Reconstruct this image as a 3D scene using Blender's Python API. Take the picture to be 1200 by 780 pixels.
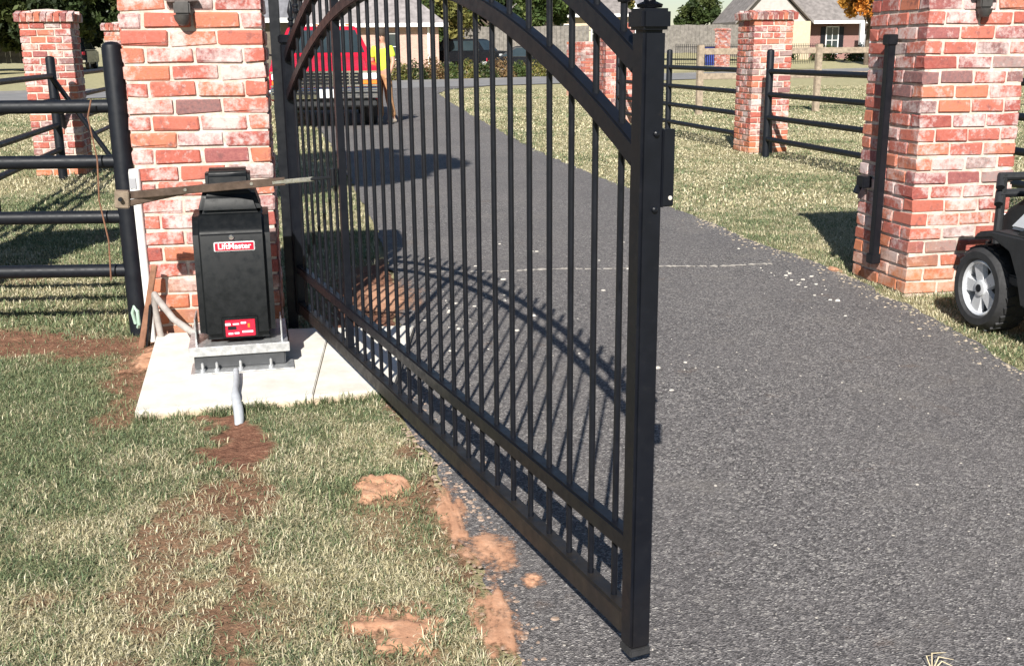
import bpy, bmesh, math, random
import numpy as np
from mathutils import Vector, Matrix
random.seed(7); rng = np.random.default_rng(11)
R = math.radians
S = bpy.context.scene
C = S.collection
for o in list(bpy.data.objects): bpy.data.objects.remove(o)

# ------------------------------------------------------------------ camera, sky, sun, exposure
CAM_H, FPX, HOR, ROLL = 1.4, 1260.0, 57.0, R(.5)
th = math.atan((390 - HOR) / FPX)
r0 = Vector((1, 0, 0)); u0 = Vector((0, math.sin(th), math.cos(th))); dv = Vector((0, math.cos(th), -math.sin(th)))
rv = r0 * math.cos(ROLL) - u0 * math.sin(ROLL); uv = r0 * math.sin(ROLL) + u0 * math.cos(ROLL)
cam = bpy.data.cameras.new('camera'); camo = bpy.data.objects.new('camera', cam); C.objects.link(camo)
M = Matrix((rv, uv, -dv)).transposed().to_4x4(); M.translation = (0, 0, CAM_H); camo.matrix_world = M
cam.sensor_width = 36; cam.lens = 36 * FPX / 1200; cam.clip_start = .05; cam.clip_end = 2000
S.camera = camo
S.render.resolution_x = 1024; S.render.resolution_y = 665
SUN_AZ, SUN_EL = R(8), R(35.5)
w = bpy.data.worlds.new('World'); S.world = w; w.use_nodes = True
nt = w.node_tree; sky = nt.nodes.new('ShaderNodeTexSky'); sky.sky_type = 'NISHITA'; sky.sun_disc = False
sky.sun_elevation = SUN_EL; sky.sun_rotation = math.pi + SUN_AZ; sky.air_density = 1.0; sky.dust_density = .25; sky.ozone_density = 1.6
bg = nt.nodes['Background']; bg.inputs[1].default_value = .05; nt.links.new(sky.outputs[0], bg.inputs[0])
sl = bpy.data.lights.new('sun', 'SUN'); sl.energy = 5.0; sl.angle = R(.5); sl.color = (1, .955, .88)
so = bpy.data.objects.new('sun', sl); C.objects.link(so)
so.rotation_euler = Vector((math.sin(SUN_AZ) * math.cos(SUN_EL), math.cos(SUN_AZ) * math.cos(SUN_EL), -math.sin(SUN_EL))).to_track_quat('-Z', 'Y').to_euler()
S.view_settings.view_transform = 'Standard'; S.view_settings.look = 'None'; S.view_settings.gamma = 1
S.view_settings.exposure = .80
S.cycles.max_bounces = 5; S.cycles.diffuse_bounces = 3; S.cycles.glossy_bounces = 2; S.cycles.transmission_bounces = 2

# ------------------------------------------------------------------ helpers
def rotz(a): return Matrix.Rotation(a, 3, 'Z')

class MB:
    def __init__(s): s.v = []; s.f = []
    def add(s, vs, fs):
        n = len(s.v); s.v += [tuple(v) for v in vs]; s.f += [tuple(i + n for i in f) for f in fs]; return s
    def box(s, c, d, m=None):
        c = Vector(c); vs = []
        for z in (-1, 1):
            for x, y in ((-1, -1), (1, -1), (1, 1), (-1, 1)):
                p = Vector((x * d[0] / 2, y * d[1] / 2, z * d[2] / 2))
                vs.append(c + (m @ p if m else p))
        return s.add(vs, [(3, 2, 1, 0), (4, 5, 6, 7), (0, 1, 5, 4), (1, 2, 6, 5), (2, 3, 7, 6), (3, 0, 4, 7)])
    def bar(s, p0, p1, wd, ht, up=(0, 0, 1)):
        p0 = Vector(p0); p1 = Vector(p1); d = p1 - p0; L = d.length; d.normalize(); up = Vector(up)
        a = d.cross(up)
        if a.length < 1e-4: a = Vector((1, 0, 0))
        a.normalize(); b = a.cross(d)
        return s.box((p0 + p1) / 2, (L, wd, ht), Matrix((d, a, b)).transposed())
    def sweep(s, pts, rad, n=12, caps=True):
        pts = [Vector(p) for p in pts]; k = len(pts)
        rad = rad if hasattr(rad, '__len__') else [rad] * k
        vs = []; ref = None
        for i, p in enumerate(pts):
            d = (pts[min(i + 1, k - 1)] - pts[max(i - 1, 0)]).normalized()
            if ref is None:
                ref = d.cross(Vector((0, 0, 1)));
                if ref.length < 1e-3: ref = Vector((1, 0, 0))
            ref = (ref - d * ref.dot(d)).normalized(); b = d.cross(ref)
            for j in range(n):
                t = 2 * math.pi * j / n; vs.append(p + (ref * math.cos(t) + b * math.sin(t)) * rad[i])
        fs = []
        for i in range(k - 1):
            for j in range(n):
                fs.append((i * n + j, i * n + (j + 1) % n, (i + 1) * n + (j + 1) % n, (i + 1) * n + j))
        if caps: fs += [tuple(range(n - 1, -1, -1)), tuple(range((k - 1) * n, k * n))]
        return s.add(vs, fs)
    def lathe(s, prof, n=24, m=None, o=(0, 0, 0)):           # prof: (radius, z)
        o = Vector(o); vs = []; k = len(prof)
        for r, z in prof:
            for j in range(n):
                t = 2 * math.pi * j / n; p = Vector((r * math.cos(t), r * math.sin(t), z)); vs.append(o + (m @ p if m else p))
        fs = [(i * n + j, i * n + (j + 1) % n, (i + 1) * n + (j + 1) % n, (i + 1) * n + j) for i in range(k - 1) for j in range(n)]
        fs += [tuple(range(n - 1, -1, -1)), tuple(range((k - 1) * n, k * n))]
        return s.add(vs, fs)
    def prism(s, poly, a0, a1, axis='x', f0=None, f1=None):   # polygon of (u,v) extruded along an axis
        n = len(poly); vs = []
        for a, fn in ((a0, f0), (a1, f1)):
            for u, v in poly:
                aa = fn(u, v) if fn else a
                vs.append((aa, u, v) if axis == 'x' else (u, aa, v) if axis == 'y' else (u, v, aa))
        fs = [tuple(range(n))[::-1], tuple(range(n, 2 * n))] + [(i, (i + 1) % n, n + (i + 1) % n, n + i) for i in range(n)]
        return s.add(vs, fs)
    def mesh(s, name, mat, smooth=35, bevel=0, seg=2):
        me = bpy.data.meshes.new(name); me.from_pydata(s.v, [], s.f)
        bm = bmesh.new(); bm.from_mesh(me)
        bmesh.ops.recalc_face_normals(bm, faces=bm.faces)
        if bevel: bmesh.ops.bevel(bm, geom=[e for e in bm.edges if len(e.link_faces) == 2 and e.calc_face_angle() > .5], offset=bevel, segments=seg, affect='EDGES', clamp_overlap=True)
        bm.to_mesh(me); bm.free()
        if mat: me.materials.append(mat)
        if smooth:
            me.polygons.foreach_set('use_smooth', [True] * len(me.polygons)); me.set_sharp_from_angle(angle=R(smooth))
        me.update(); return me
    def build(s, name, mat, parent=None, smooth=35, bevel=0, seg=2, loc=None, rot=None):
        return link(name, s.mesh(name, mat, smooth, bevel, seg), parent, loc, rot)

def link(name, me, parent=None, loc=None, rot=None):
    o = bpy.data.objects.new(name, me); C.objects.link(o)
    if parent: o.parent = parent
    if loc: o.location = loc
    if rot: o.rotation_euler = rot
    return o
def tag(o, label, cat, group=None):
    o['label'] = label; o['category'] = cat
    if group: o['group'] = group
    return o
def thing(name, label, cat, loc=(0, 0, 0), rz=0, group=None):
    o = bpy.data.objects.new(name, None); C.objects.link(o); o.empty_display_size = .2
    o.location = loc; o.rotation_euler = (0, 0, rz); return tag(o, label, cat, group)
def struct(o, kind='structure'): o['kind'] = kind; return o

def vnoise(x, y, seed=0):
    x = np.asarray(x, float); y = np.asarray(y, float)
    xi = np.floor(x).astype(np.int64); yi = np.floor(y).astype(np.int64); fx = x - xi; fy = y - yi
    fx = fx * fx * (3 - 2 * fx); fy = fy * fy * (3 - 2 * fy)
    def h(a, b):
        n = (a * 374761393 + b * 668265263 + seed * 974711) & 0xffffffff
        n = ((n ^ (n >> 13)) * 1274126177) & 0xffffffff
        return ((n ^ (n >> 16)) & 0xffff) / 65535.0
    return (h(xi, yi) * (1 - fx) + h(xi + 1, yi) * fx) * (1 - fy) + (h(xi, yi + 1) * (1 - fx) + h(xi + 1, yi + 1) * fx) * fy
def fbm(x, y, seed=0, oc=4):
    t = 0; a = .5; n = 0
    for i in range(oc):
        t = t + a * vnoise(x * 2 ** i, y * 2 ** i, seed + i * 17); n += a; a *= .5
    return t / n
def sstep(a, b, x):
    t = np.clip((x - a) / (b - a), 0, 1); return t * t * (3 - 2 * t)

# ------------------------------------------------------------------ materials
class NT:
    def __init__(s, name):
        s.m = bpy.data.materials.new(name); s.m.use_nodes = True; s.t = s.m.node_tree
        s.b = s.t.nodes['Principled BSDF']; s.pos = None
    def n(s, typ, **kw):
        nd = s.t.nodes.new(typ)
        for k, v in kw.items():
            if k.startswith('i_'): nd.inputs[int(k[2:]) if k[2:].isdigit() else k[2:]].default_value = v
            else: setattr(nd, k, v)
        return nd
    def l(s, a, b): s.t.links.new(a, b)
    def P(s):
        if not s.pos: s.pos = s.n('ShaderNodeNewGeometry').outputs['Position']
        return s.pos
    def noise(s, scale, detail=4, rough=.6, vec=None):
        nd = s.n('ShaderNodeTexNoise'); nd.inputs['Scale'].default_value = scale; nd.inputs['Detail'].default_value = detail
        nd.inputs['Roughness'].default_value = rough; s.l(vec or s.P(), nd.inputs['Vector']); return nd.outputs[0]
    def ramp(s, fac, stops, interp='LINEAR'):
        nd = s.n('ShaderNodeValToRGB'); nd.color_ramp.interpolation = interp; e = nd.color_ramp.elements
        while len(e) < len(stops): e.new(.5)
        for el, (p, c) in zip(e, stops):
            el.position = p; el.color = (c, c, c, 1) if not hasattr(c, '__len__') else (*c, 1)
        s.l(fac, nd.inputs[0]); return nd.outputs[0]
    def mix(s, fac, a, b, mode='MIX'):
        nd = s.n('ShaderNodeMix', data_type='RGBA', blend_type=mode)
        for v, i in ((fac, 0), (a, 6), (b, 7)):
            if isinstance(v, bpy.types.NodeSocket): s.l(v, nd.inputs[i])
            elif i == 0: nd.inputs[0].default_value = v
            else: nd.inputs[i].default_value = (*v, 1)
        return nd.outputs[2]
    def math(s, op, a, b=None):
        nd = s.n('ShaderNodeMath', operation=op)
        for i, v in enumerate((a, b)):
            if v is None: continue
            if isinstance(v, bpy.types.NodeSocket): s.l(v, nd.inputs[i])
            else: nd.inputs[i].default_value = v
        return nd.outputs[0]
    def col(s, c):
        if isinstance(c, bpy.types.NodeSocket): s.l(c, s.b.inputs['Base Color'])
        else: s.b.inputs['Base Color'].default_value = (*c, 1)
    def set(s, **kw):
        for k, v in kw.items():
            i = s.b.inputs[k.replace('_', ' ')]
            if isinstance(v, bpy.types.NodeSocket): s.l(v, i)
            else: i.default_value = v
    def bump(s, h, strength=.3, dist=.01):
        nd = s.n('ShaderNodeBump'); nd.inputs['Strength'].default_value = strength; nd.inputs['Distance'].default_value = dist
        s.l(h, nd.inputs['Height']); s.l(nd.outputs[0], s.b.inputs['Normal'])

def simple(name, c, rough=.5, metal=0, var=.25, scale=8, bump=0, bscale=60, spec=.5):
    t = NT(name); f = t.noise(scale, 5)
    d = tuple(max(0, x * (1 - var)) for x in c); h = tuple(min(1, x * (1 + var)) for x in c)
    t.col(t.ramp(f, [(.3, d), (.7, h)])); t.set(Metallic=metal)
    t.set(Roughness=t.ramp(t.noise(scale * 2.3, 4), [(.3, max(0, rough - .1)), (.7, min(1, rough + .1))])); t.b.inputs['Specular IOR Level'].default_value = spec
    if bump: t.bump(t.noise(bscale, 5), bump, .01)
    return t.m

def brick_mat():
    t = NT('brick'); oi = t.n('ShaderNodeObjectInfo').outputs['Random']
    at = t.n('ShaderNodeAttribute', attribute_name='rnd').outputs['Fac']
    rn = t.math('FRACT', t.math('ADD', oi, at))
    base = t.ramp(rn, [(0, (.38, .10, .072)), (.14, (.44, .13, .09)), (.28, (.31, .078, .064)), (.42, (.48, .165, .095)), (.54, (.40, .115, .085)), (.66, (.26, .09, .09)), (.76, (.44, .155, .095)), (.84, (.19, .11, .11)), (.91, (.27, .21, .20)), (1, (.38, .13, .095))], 'CONSTANT')
    g = t.noise(55, 4, .7); base = t.mix(t.ramp(g, [(.38, .0), (.78, .5)]), base, (.50, .20, .165))
    dk = t.noise(23, 4, .65); base = t.mix(t.ramp(dk, [(.54, 0.), (.70, .7)]), base, (.16, .075, .075))
    # lime wash and mortar smear left on the faces
    n1 = t.noise(6.5, 4, .6); n2 = t.noise(38, 4, .72)
    sm = t.math('ADD', t.math('MULTIPLY', n1, .72), t.math('MULTIPLY', n2, .52))
    rn2 = t.math('FRACT', t.math('MULTIPLY', rn, 37.7)); sm = t.math('ADD', sm, t.math('MULTIPLY', t.math('SUBTRACT', rn2, .5), .20))
    base = t.mix(t.ramp(sm, [(.60, 0.), (.655, .30), (.78, .86)]), base, (.60, .50, .48))
    # clay stain near the soil
    sep = t.n('ShaderNodeSeparateXYZ'); t.l(t.P(), sep.inputs[0])
    lo = t.ramp(t.math('ADD', sep.outputs[2], t.math('MULTIPLY', t.noise(5, 4), .5)), [(.32, .50), (.60, 0.)])
    base = t.mix(lo, base, (.52, .21, .075))
    t.col(base); t.set(Roughness=.88); t.b.inputs['Specular IOR Level'].default_value = .25
    t.bump(t.noise(140, 3, .7), .6, .006); return t.m
def mortar_mat():
    t = NT('mortar'); n = t.noise(30, 6, .7)
    c = t.ramp(n, [(.3, (.40, .31, .26)), (.5, (.58, .49, .42)), (.72, (.70, .62, .56))])
    c = t.mix(t.ramp(t.noise(6, 4), [(.5, 0.), (.7, .5)]), c, (.52, .36, .28))
    t.col(c); t.set(Roughness=.95); t.bump(t.noise(160, 6, .7), .6, .006); return t.m
def asphalt_mat(name='asphalt', near=True):
    t = NT(name)
    v = t.n('ShaderNodeTexVoronoi'); v.inputs['Scale'].default_value = 185 if near else 60; t.l(t.P(), v.inputs['Vector'])
    sp = t.n('ShaderNodeSeparateColor'); t.l(v.outputs['Color'], sp.inputs[0])
    c = t.ramp(sp.outputs[0], [(0, (.036, .034, .034)), (.25, (.098, .091, .090)), (.60, (.168, .156, .154)), (.84, (.235, .219, .215)), (.94, (.32, .30, .29)), (.985, (.50, .475, .44)), (1, (.50, .475, .44))])
    v2 = t.n('ShaderNodeTexVoronoi'); v2.inputs['Scale'].default_value = 85; t.l(t.P(), v2.inputs['Vector'])
    sp2 = t.n('ShaderNodeSeparateColor'); t.l(v2.outputs['Color'], sp2.inputs[0])
    c = t.mix(t.ramp(sp2.outputs[1], [(.93, 0.), (.95, .75)]), c, (.36, .335, .315))
    c = t.mix(t.ramp(sp2.outputs[2], [(.90, 0.), (.93, .7)]), c, (.035, .034, .036))
    big = t.noise(.9, 5, .6); c = t.mix(t.ramp(big, [(.35, 0.), (.7, .4)]), c, (.185, .171, .166))
    c = t.mix(t.ramp(t.noise(1.7, 6, .65), [(.55, 0.), (.72, .45)]), c, (.25, .228, .205))
    c = t.mix(t.ramp(t.noise(3.1, 6, .7), [(.61, 0.), (.73, .42)]), c, (.16, .10, .062))
    c = t.mix(t.ramp(t.noise(.55, 4, .6), [(.42, 0.), (.62, .28)]), c, (.10, .093, .097))
    t.col(c); t.set(Roughness=.86); t.b.inputs['Specular IOR Level'].default_value = .35
    hgt = t.math('ADD', t.math('MULTIPLY', sp.outputs[0], .5), v.outputs['Distance'])
    t.bump(hgt, .8 if near else .2, .006); return t.m
def ground_mat():
    t = NT('lawn_ground'); at = t.n('ShaderNodeAttribute', attribute_name='soil').outputs['Fac']
    a = t.noise(2.2, 6, .65); b = t.noise(26, 6, .75); cc = t.noise(.22, 4, .6)
    g = t.ramp(b, [(.25, (.22, .20, .11)), (.42, (.35, .32, .185)), (.58, (.50, .45, .28)), (.75, (.64, .58, .39))])
    g = t.mix(t.ramp(a, [(.34, .5), (.56, 0.)]), g, (.26, .25, .135))
    g = t.mix(t.ramp(cc, [(.35, 0.), (.65, .45)]), g, (.45, .40, .24))
    s = t.ramp(t.noise(34, 6, .75), [(.28, (.105, .050, .034)), (.5, (.235, .115, .075)), (.72, (.40, .215, .14))])
    g = t.mix(t.ramp(t.noise(5.5, 5, .7), [(.42, .45), (.6, 0.)]), g, (.23, .22, .115)); t.col(t.mix(at, g, s)); t.set(Roughness=.95); t.b.inputs['Specular IOR Level'].default_value = .1
    t.bump(t.math('ADD', b, t.noise(90, 5, .7)), .8, .02); return t.m
def clay_mat():
    t = NT('clay'); n = t.noise(22, 6, .75)
    c = t.ramp(n, [(.28, (.34, .17, .10)), (.5, (.47, .25, .15)), (.72, (.56, .335, .22))])
    t.col(c); t.set(Roughness=.96); t.bump(t.noise(70, 5, .7), .45, .006)
    cv = t.n('ShaderNodeAttribute', attribute_name='cover').outputs['Fac']
    k = t.math('ADD', cv, t.math('MULTIPLY', t.math('SUBTRACT', t.noise(55, 5, .8), .5), 1.9))
    k = t.math('ADD', k, t.math('MULTIPLY', t.math('SUBTRACT', t.noise(13, 3, .6), .5), .9))
    a = t.ramp(k, [(.0, 0.), (.62, 1.)]); tr = t.n('ShaderNodeBsdfTransparent'); mx = t.n('ShaderNodeMixShader')
    t.l(a, mx.inputs[0]); t.l(tr.outputs[0], mx.inputs[1]); t.l(t.b.outputs[0], mx.inputs[2]); t.l(mx.outputs[0], t.t.nodes['Material Output'].inputs[0]); return t.m
def black_metal(name='black_steel', dust=0., c=(.006, .007, .010), rough=.38, spec=.35):
    t = NT(name); n = t.noise(14, 6, .7); base = t.ramp(n, [(.3, tuple(x * .9 for x in c)), (.7, tuple(x * 1.25 for x in c))])
    if dust:
        sep = t.n('ShaderNodeSeparateXYZ'); t.l(t.P(), sep.inputs[0])
        k = t.math('ADD', t.math('MULTIPLY', t.noise(9, 6, .7), .30), t.math('MULTIPLY', sep.outputs[2], .55))
        base = t.mix(t.ramp(k, [(.16, dust), (.30, 0.)]), base, (.055, .043, .03))
        base = t.mix(t.ramp(t.noise(60, 6, .7), [(.62, 0.), (.72, dust * .5)]), base, (.15, .11, .075))
    t.col(base); t.set(Roughness=t.ramp(t.noise(30, 5), [(.3, rough - .08), (.7, rough + .14)])); t.b.inputs['Specular IOR Level'].default_value = spec
    t.bump(t.noise(220, 4), .05, .002); return t.m
def attr_mat(name, rough=.75, trans=.25, spec=.25):
    t = NT(name); c = t.n('ShaderNodeAttribute', attribute_name='Col').outputs['Color']
    t.col(c); t.set(Roughness=rough); t.b.inputs['Specular IOR Level'].default_value = spec
    tr = t.n('ShaderNodeBsdfTranslucent'); t.l(c, tr.inputs[0]); mx = t.n('ShaderNodeMixShader'); mx.inputs[0].default_value = trans
    t.l(t.b.outputs[0], mx.inputs[1]); t.l(tr.outputs[0], mx.inputs[2]); t.l(mx.outputs[0], t.t.nodes['Material Output'].inputs[0]); return t.m
def glass_mat(name='dark_glass', c=(.02, .03, .035)):
    t = NT(name); t.col(t.ramp(t.noise(1.2, 3), [(.3, c), (.7, tuple(x * 1.6 for x in c))])); t.set(Roughness=.06); t.b.inputs['Specular IOR Level'].default_value = .7; return t.m
def concrete_mat():
    t = NT('concrete'); n = t.noise(7, 7, .7)
    c = t.ramp(n, [(.3, (.56, .525, .47)), (.55, (.70, .67, .61)), (.75, (.78, .755, .70))])
    c = t.mix(t.ramp(t.noise(70, 6, .8), [(.60, 0.), (.72, .4)]), c, (.42, .36, .30))
    sep = t.n('ShaderNodeSeparateXYZ'); t.l(t.P(), sep.inputs[0])
    c = t.mix(t.ramp(t.math('ADD', sep.outputs[2], t.math('MULTIPLY', t.noise(12, 5), .03)), [(.035, .75), (.06, 0.)]), c, (.46, .33, .20))
    t.col(c); t.set(Roughness=.9); t.bump(t.noise(120, 6, .7), .35, .004); return t.m
def shingle_mat(name, c):
    t = NT(name); b = t.n('ShaderNodeTexNoise'); b.inputs['Scale'].default_value = 3.2; b.inputs['Detail'].default_value = 6; t.l(t.P(), b.inputs['Vector'])
    t.col(t.ramp(b.outputs[0], [(.3, tuple(x * .7 for x in c)), (.7, tuple(x * 1.3 for x in c))])); t.set(Roughness=.95); return t.m
def wallbrick_mat(name, c):
    t = NT(name); t2 = t.n('ShaderNodeTexCoord'); br = t.n('ShaderNodeTexBrick'); mp = t.n('ShaderNodeMapping'); t.l(t2.outputs['Object'], mp.inputs[0])
    mp.inputs['Rotation'].default_value = (R(90), 0, 0); t.l(mp.outputs[0], br.inputs[0]); br.inputs['Scale'].default_value = 4
    br.inputs['Color1'].default_value = (*c, 1); br.inputs['Color2'].default_value = (*[x * .75 for x in c], 1); br.inputs['Mortar'].default_value = (.5, .4, .36, 1)
    t.col(br.outputs[0]); t.set(Roughness=.9); return t.m

MAT = dict(brick=brick_mat(), mortar=mortar_mat(), asphalt=asphalt_mat(), roadgrey=simple('road_asphalt', (.20, .195, .195), .9, 0, .15, 1.2), ground=ground_mat(), clay=clay_mat(),
    black=black_metal(), gateblack=black_metal('gate_paint', 0, (.0045, .0055, .009), .40, .3), dusty=black_metal('dusty_gate_paint', .42, (.006, .007, .010), .45, .3), postpaint=black_metal('post_paint', .14, (.0045, .0055, .009), .40, .3),
    fence=black_metal('fence_paint', 0, (.006, .0075, .0115), .45, .3), plastic=black_metal('black_plastic', 0, (.0045, .0055, .0065), .40, .3),
    grass=attr_mat('grass_blades'), leaf=attr_mat('leaves', .6, .3), concrete=concrete_mat(),
    galv=simple('galvanised_steel', (.62, .63, .64), .38, .75, .25, 40, .1), armsteel=simple('brown_steel', (.12, .085, .068), .38, .5, .35, 20, .1, 90),
    steel=simple('bright_steel', (.55, .54, .52), .3, .9, .2, 30), pvc=simple('white_pvc', (.80, .80, .78), .4, 0, .06, 6),
    conduit=simple('grey_conduit', (.42, .44, .47), .5, 0, .15, 20), hose=simple('grey_hose', (.36, .33, .31), .6, 0, .2, 25),
    greywood=simple('grey_boards', (.17, .155, .14), .9, 0, .35, 5), wood=simple('weathered_wood', (.30, .24, .18), .9, 0, .35, 14, .4, 50), stake=simple('brown_stake', (.20, .095, .055), .85, 0, .35, 18, .3),
    whitepaint=simple('white_paint', (.80, .80, .80), .4, 0, .04, 4), redplate=simple('red_plate', (.50, .010, .035), .4, 0, .1, 10),
    rubber=simple('tyre_rubber', (.022, .022, .024), .75, 0, .3, 25, .2, 120), alloy=simple('alloy_rim', (.70, .71, .73), .3, .35, .06, 10),
    redpaint=simple('red_car_paint', (.50, .012, .035), .25, 0, .1, 3), chrome=simple('chrome', (.78, .79, .80), .12, 1, .05, 6),
    darkpaint=simple('dark_car_paint', (.010, .011, .014), .3, 0, .2, 3, spec=.2), glass=glass_mat(), amber=simple('amber_lens', (.75, .20, .03), .2, 0, .1, 10),
    lens=simple('clear_lens', (.72, .74, .76), .12, 0, .1, 20), cartblack=simple('cart_plastic', (.02, .021, .023), .5, 0, .2, 18, .15, 150),
    cartwhite=simple('cart_body', (.74, .76, .80), .25, 0, .05, 4), vinyl=simple('seat_vinyl', (.55, .52, .46), .5, 0, .1, 8),
    roof=shingle_mat('roof_shingles', (.235, .215, .215)), roof2=shingle_mat('roof_shingles_dark', (.16, .16, .175)), roof3=shingle_mat('roof_shingles_tan', (.19, .172, .165)),
    hbrick=wallbrick_mat('house_brick_pink', (.52, .33, .27)), hbrick2=wallbrick_mat('house_brick_red', (.22, .085, .075)), stucco=simple('tan_stucco', (.52, .43, .31), .9, 0, .08, 5),
    siding=simple('grey_siding', (.42, .38, .36), .8, 0, .1, 4), trim=simple('white_trim', (.80, .80, .79), .5, 0, .04, 5), bark=simple('bark', (.10, .075, .055), .95, 0, .35, 12, .5, 30),
    hivis=simple('hi_vis_cloth', (.62, .80, .06), .8, 0, .12, 25, .3, 40), tan=simple('tan_cloth', (.36, .19, .09), .85, 0, .2, 18, .3, 40), skin=simple('skin', (.46, .26, .18), .55, 0, .08, 30),
    hair=simple('dark_hair', (.04, .028, .02), .8, 0, .3, 60), boot=simple('pale_boot', (.55, .46, .36), .7, 0, .2, 20), grey=simple('grey_plastic', (.30, .30, .32), .5, 0, .1, 15),
    darkgrey=simple('dark_grey_steel', (.06, .062, .066), .5, .3, .2, 15), bronze=simple('bronze_lamp', (.075, .07, .068), .5, .4, .2, 25), blue=simple('blue_plastic', (.03, .05, .25), .4, 0, .1, 10), rust=simple('taupe_bracket', (.22, .17, .125), .55, .3, .3, 30, .15), joint=simple('pale_joint_filler', (.42, .385, .34), .95, 0, .4, 45, .4, 80),
    straw=simple('dry_stem', (.62, .52, .34), .9, 0, .15, 40), chalk=simple('pale_stone', (.52, .49, .44), .9, 0, .15, 60))

# ------------------------------------------------------------------ terrain
RA = R(35); RD = Vector((math.cos(RA), math.sin(RA), 0)); RN = Vector((-math.sin(RA), math.cos(RA), 0)); R_O = Vector((0, 43.5, 0)); RW = 6.6
def terr(x, y):
    u = (np.asarray(x, float) - R_O.x) * RN.x + (np.asarray(y, float) - R_O.y) * RN.y
    return (.40 + .60 * sstep(-8, 14, np.asarray(x, float))) * sstep(RW + .5, RW + 30, u)
LEFT = [(-3, .9), (1.0, .24), (1.6, .12), (2.24, -.007), (2.985, -.16), (3.54, -.30), (4.35, -.53), (5.2, -.56), (5.6, -.62), (6.45, -.70), (9.75, -1.31), (17.4, -2.91), (26, -4.9), (33, -7.2), (36.2, -10.5)]
RIGHT = [(-3, 2.75), (1, 2.45), (4.55, 2.27), (6.77, 2.10), (7.64, 1.85), (9.86, 1.42), (15.2, .38), (22.5, -.66), (30, -1.65), (36, -2.35), (39.6, -2.2), (42.6, -.9)]
def xl(y): return np.interp(y, [p[0] for p in LEFT], [p[1] for p in LEFT])
def xr(y): return np.interp(y, [p[0] for p in RIGHT], [p[1] for p in RIGHT])
PAD = [(-1.47, 3.97), (-.50, 4.25), (-.50, 5.30), (-1.76, 5.16)]
def in_poly(x, y, poly):
    ins = np.ones_like(x, bool)
    for i in range(len(poly)):
        a = poly[i]; b = poly[(i + 1) % len(poly)]
        ins &= ((b[0] - a[0]) * (y - a[1]) - (b[1] - a[1]) * (x - a[0])) > 0
    return ins
def seg_d(x, y, a, b):
    ax, ay = a; bx, by = b; dx, dy = bx - ax, by - ay
    t = np.clip(((x - ax) * dx + (y - ay) * dy) / (dx * dx + dy * dy), 0, 1)
    return np.hypot(x - ax - t * dx, y - ay - t * dy)
def soil(x, y):
    nz = fbm(x * 5, y * 5, 3) - .5; n2 = fbm(x * 17, y * 17, 9) - .5; j = nz * .44 + n2 * .40
    m = np.zeros_like(x)
    for a, b, r, k in [((-1.06, 3.95), (-.97, 3.55), .11, 1.), ((-.97, 3.6), (-.84, 3.16), .085, .88), ((-.84, 3.16), (-.67, 2.2), .07, .84), ((-.97, 3.5), (-1.03, 3.0), .09, .80), ((-1.03, 3.0), (-.91, 2.2), .07, .74),
                       ((-2.9, 5.15), (-1.85, 5.05), .30, .95), ((-1.85, 5.0), (-1.65, 4.45), .17, .9), ((-1.6, 4.4), (-1.54, 3.95), .12, .85), ((-.72, 6.9), (-.72, 5.35), .42, 1.), ((-.43, 4.2), (-.10, 2.6), .05, .8), ((2.22, 4.4), (2.05, 6.9), .06, .5), ((2.1, 6.3), (2.2, 5.9), .12, .7), ((-1.3, 2.55), (-1.3, 2.5), .05, .7), ((-.41, 3.1), (-.38, 3.0), .10, .6), ((-.33, 2.45), (-.25, 2.3), .09, .6)]:
        m = np.maximum(m, k * (1 - sstep(r * .55, r * 1.35, seg_d(x, y, a, b) + j * .55)))
    m = np.maximum(m, .55 * sstep(.66, .76, fbm(x * 1.6 + 5, y * 1.6, 21)))
    return np.clip(m, 0, 1)

def grid_mesh(name, xs, ys, zf, mat, soilf=None):
    X, Y = np.meshgrid(xs, ys); Z = zf(X, Y); nx, ny = len(xs), len(ys)
    me = bpy.data.meshes.new(name); v = np.stack([X, Y, Z], -1).reshape(-1, 3)
    i = np.arange((ny - 1) * (nx - 1)); r_ = i // (nx - 1); c_ = i % (nx - 1); a = r_ * nx + c_
    f = np.stack([a, a + 1, a + nx + 1, a + nx], -1)
    me.from_pydata(v.tolist(), [], f.tolist()); me.materials.append(mat)
    if soilf is not None:
        at = me.attributes.new('soil', 'FLOAT', 'POINT'); at.data.foreach_set('value', soilf(X, Y).reshape(-1).astype(np.float32))
    me.polygons.foreach_set('use_smooth', [True] * len(me.polygons)); me.update(); return me

xs = np.concatenate([np.linspace(-400, -40, 13), np.linspace(-36, 36, 37), np.linspace(40, 400, 13)])
ys = np.concatenate([np.linspace(-40, 0, 5), np.linspace(4, 120, 59), np.linspace(140, 600, 12)])
struct(link('ground', grid_mesh('ground', xs, ys, lambda x, y: terr(x, y) - .012, MAT['ground'])))
def lawn_h(x, y):
    edge = np.minimum(1, np.minimum(x + 4.2, 8.6 - y) / .3)
    h = .012 * (fbm(x * 3, y * 3, 5) - .5) + .016 * (fbm(x * 14, y * 14, 6) - .5) * (1 + soil(x, y))
    return np.where(edge > 0, h + .004, -.02)
nl = struct(link('lawn', grid_mesh('lawn', np.arange(-4.2, .32, .022), np.arange(1.2, 8.6, .03), lambda x, y: np.where(x > xl(y) - .02, -.02, lawn_h(x, y)), MAT['ground'], soil)))

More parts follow.
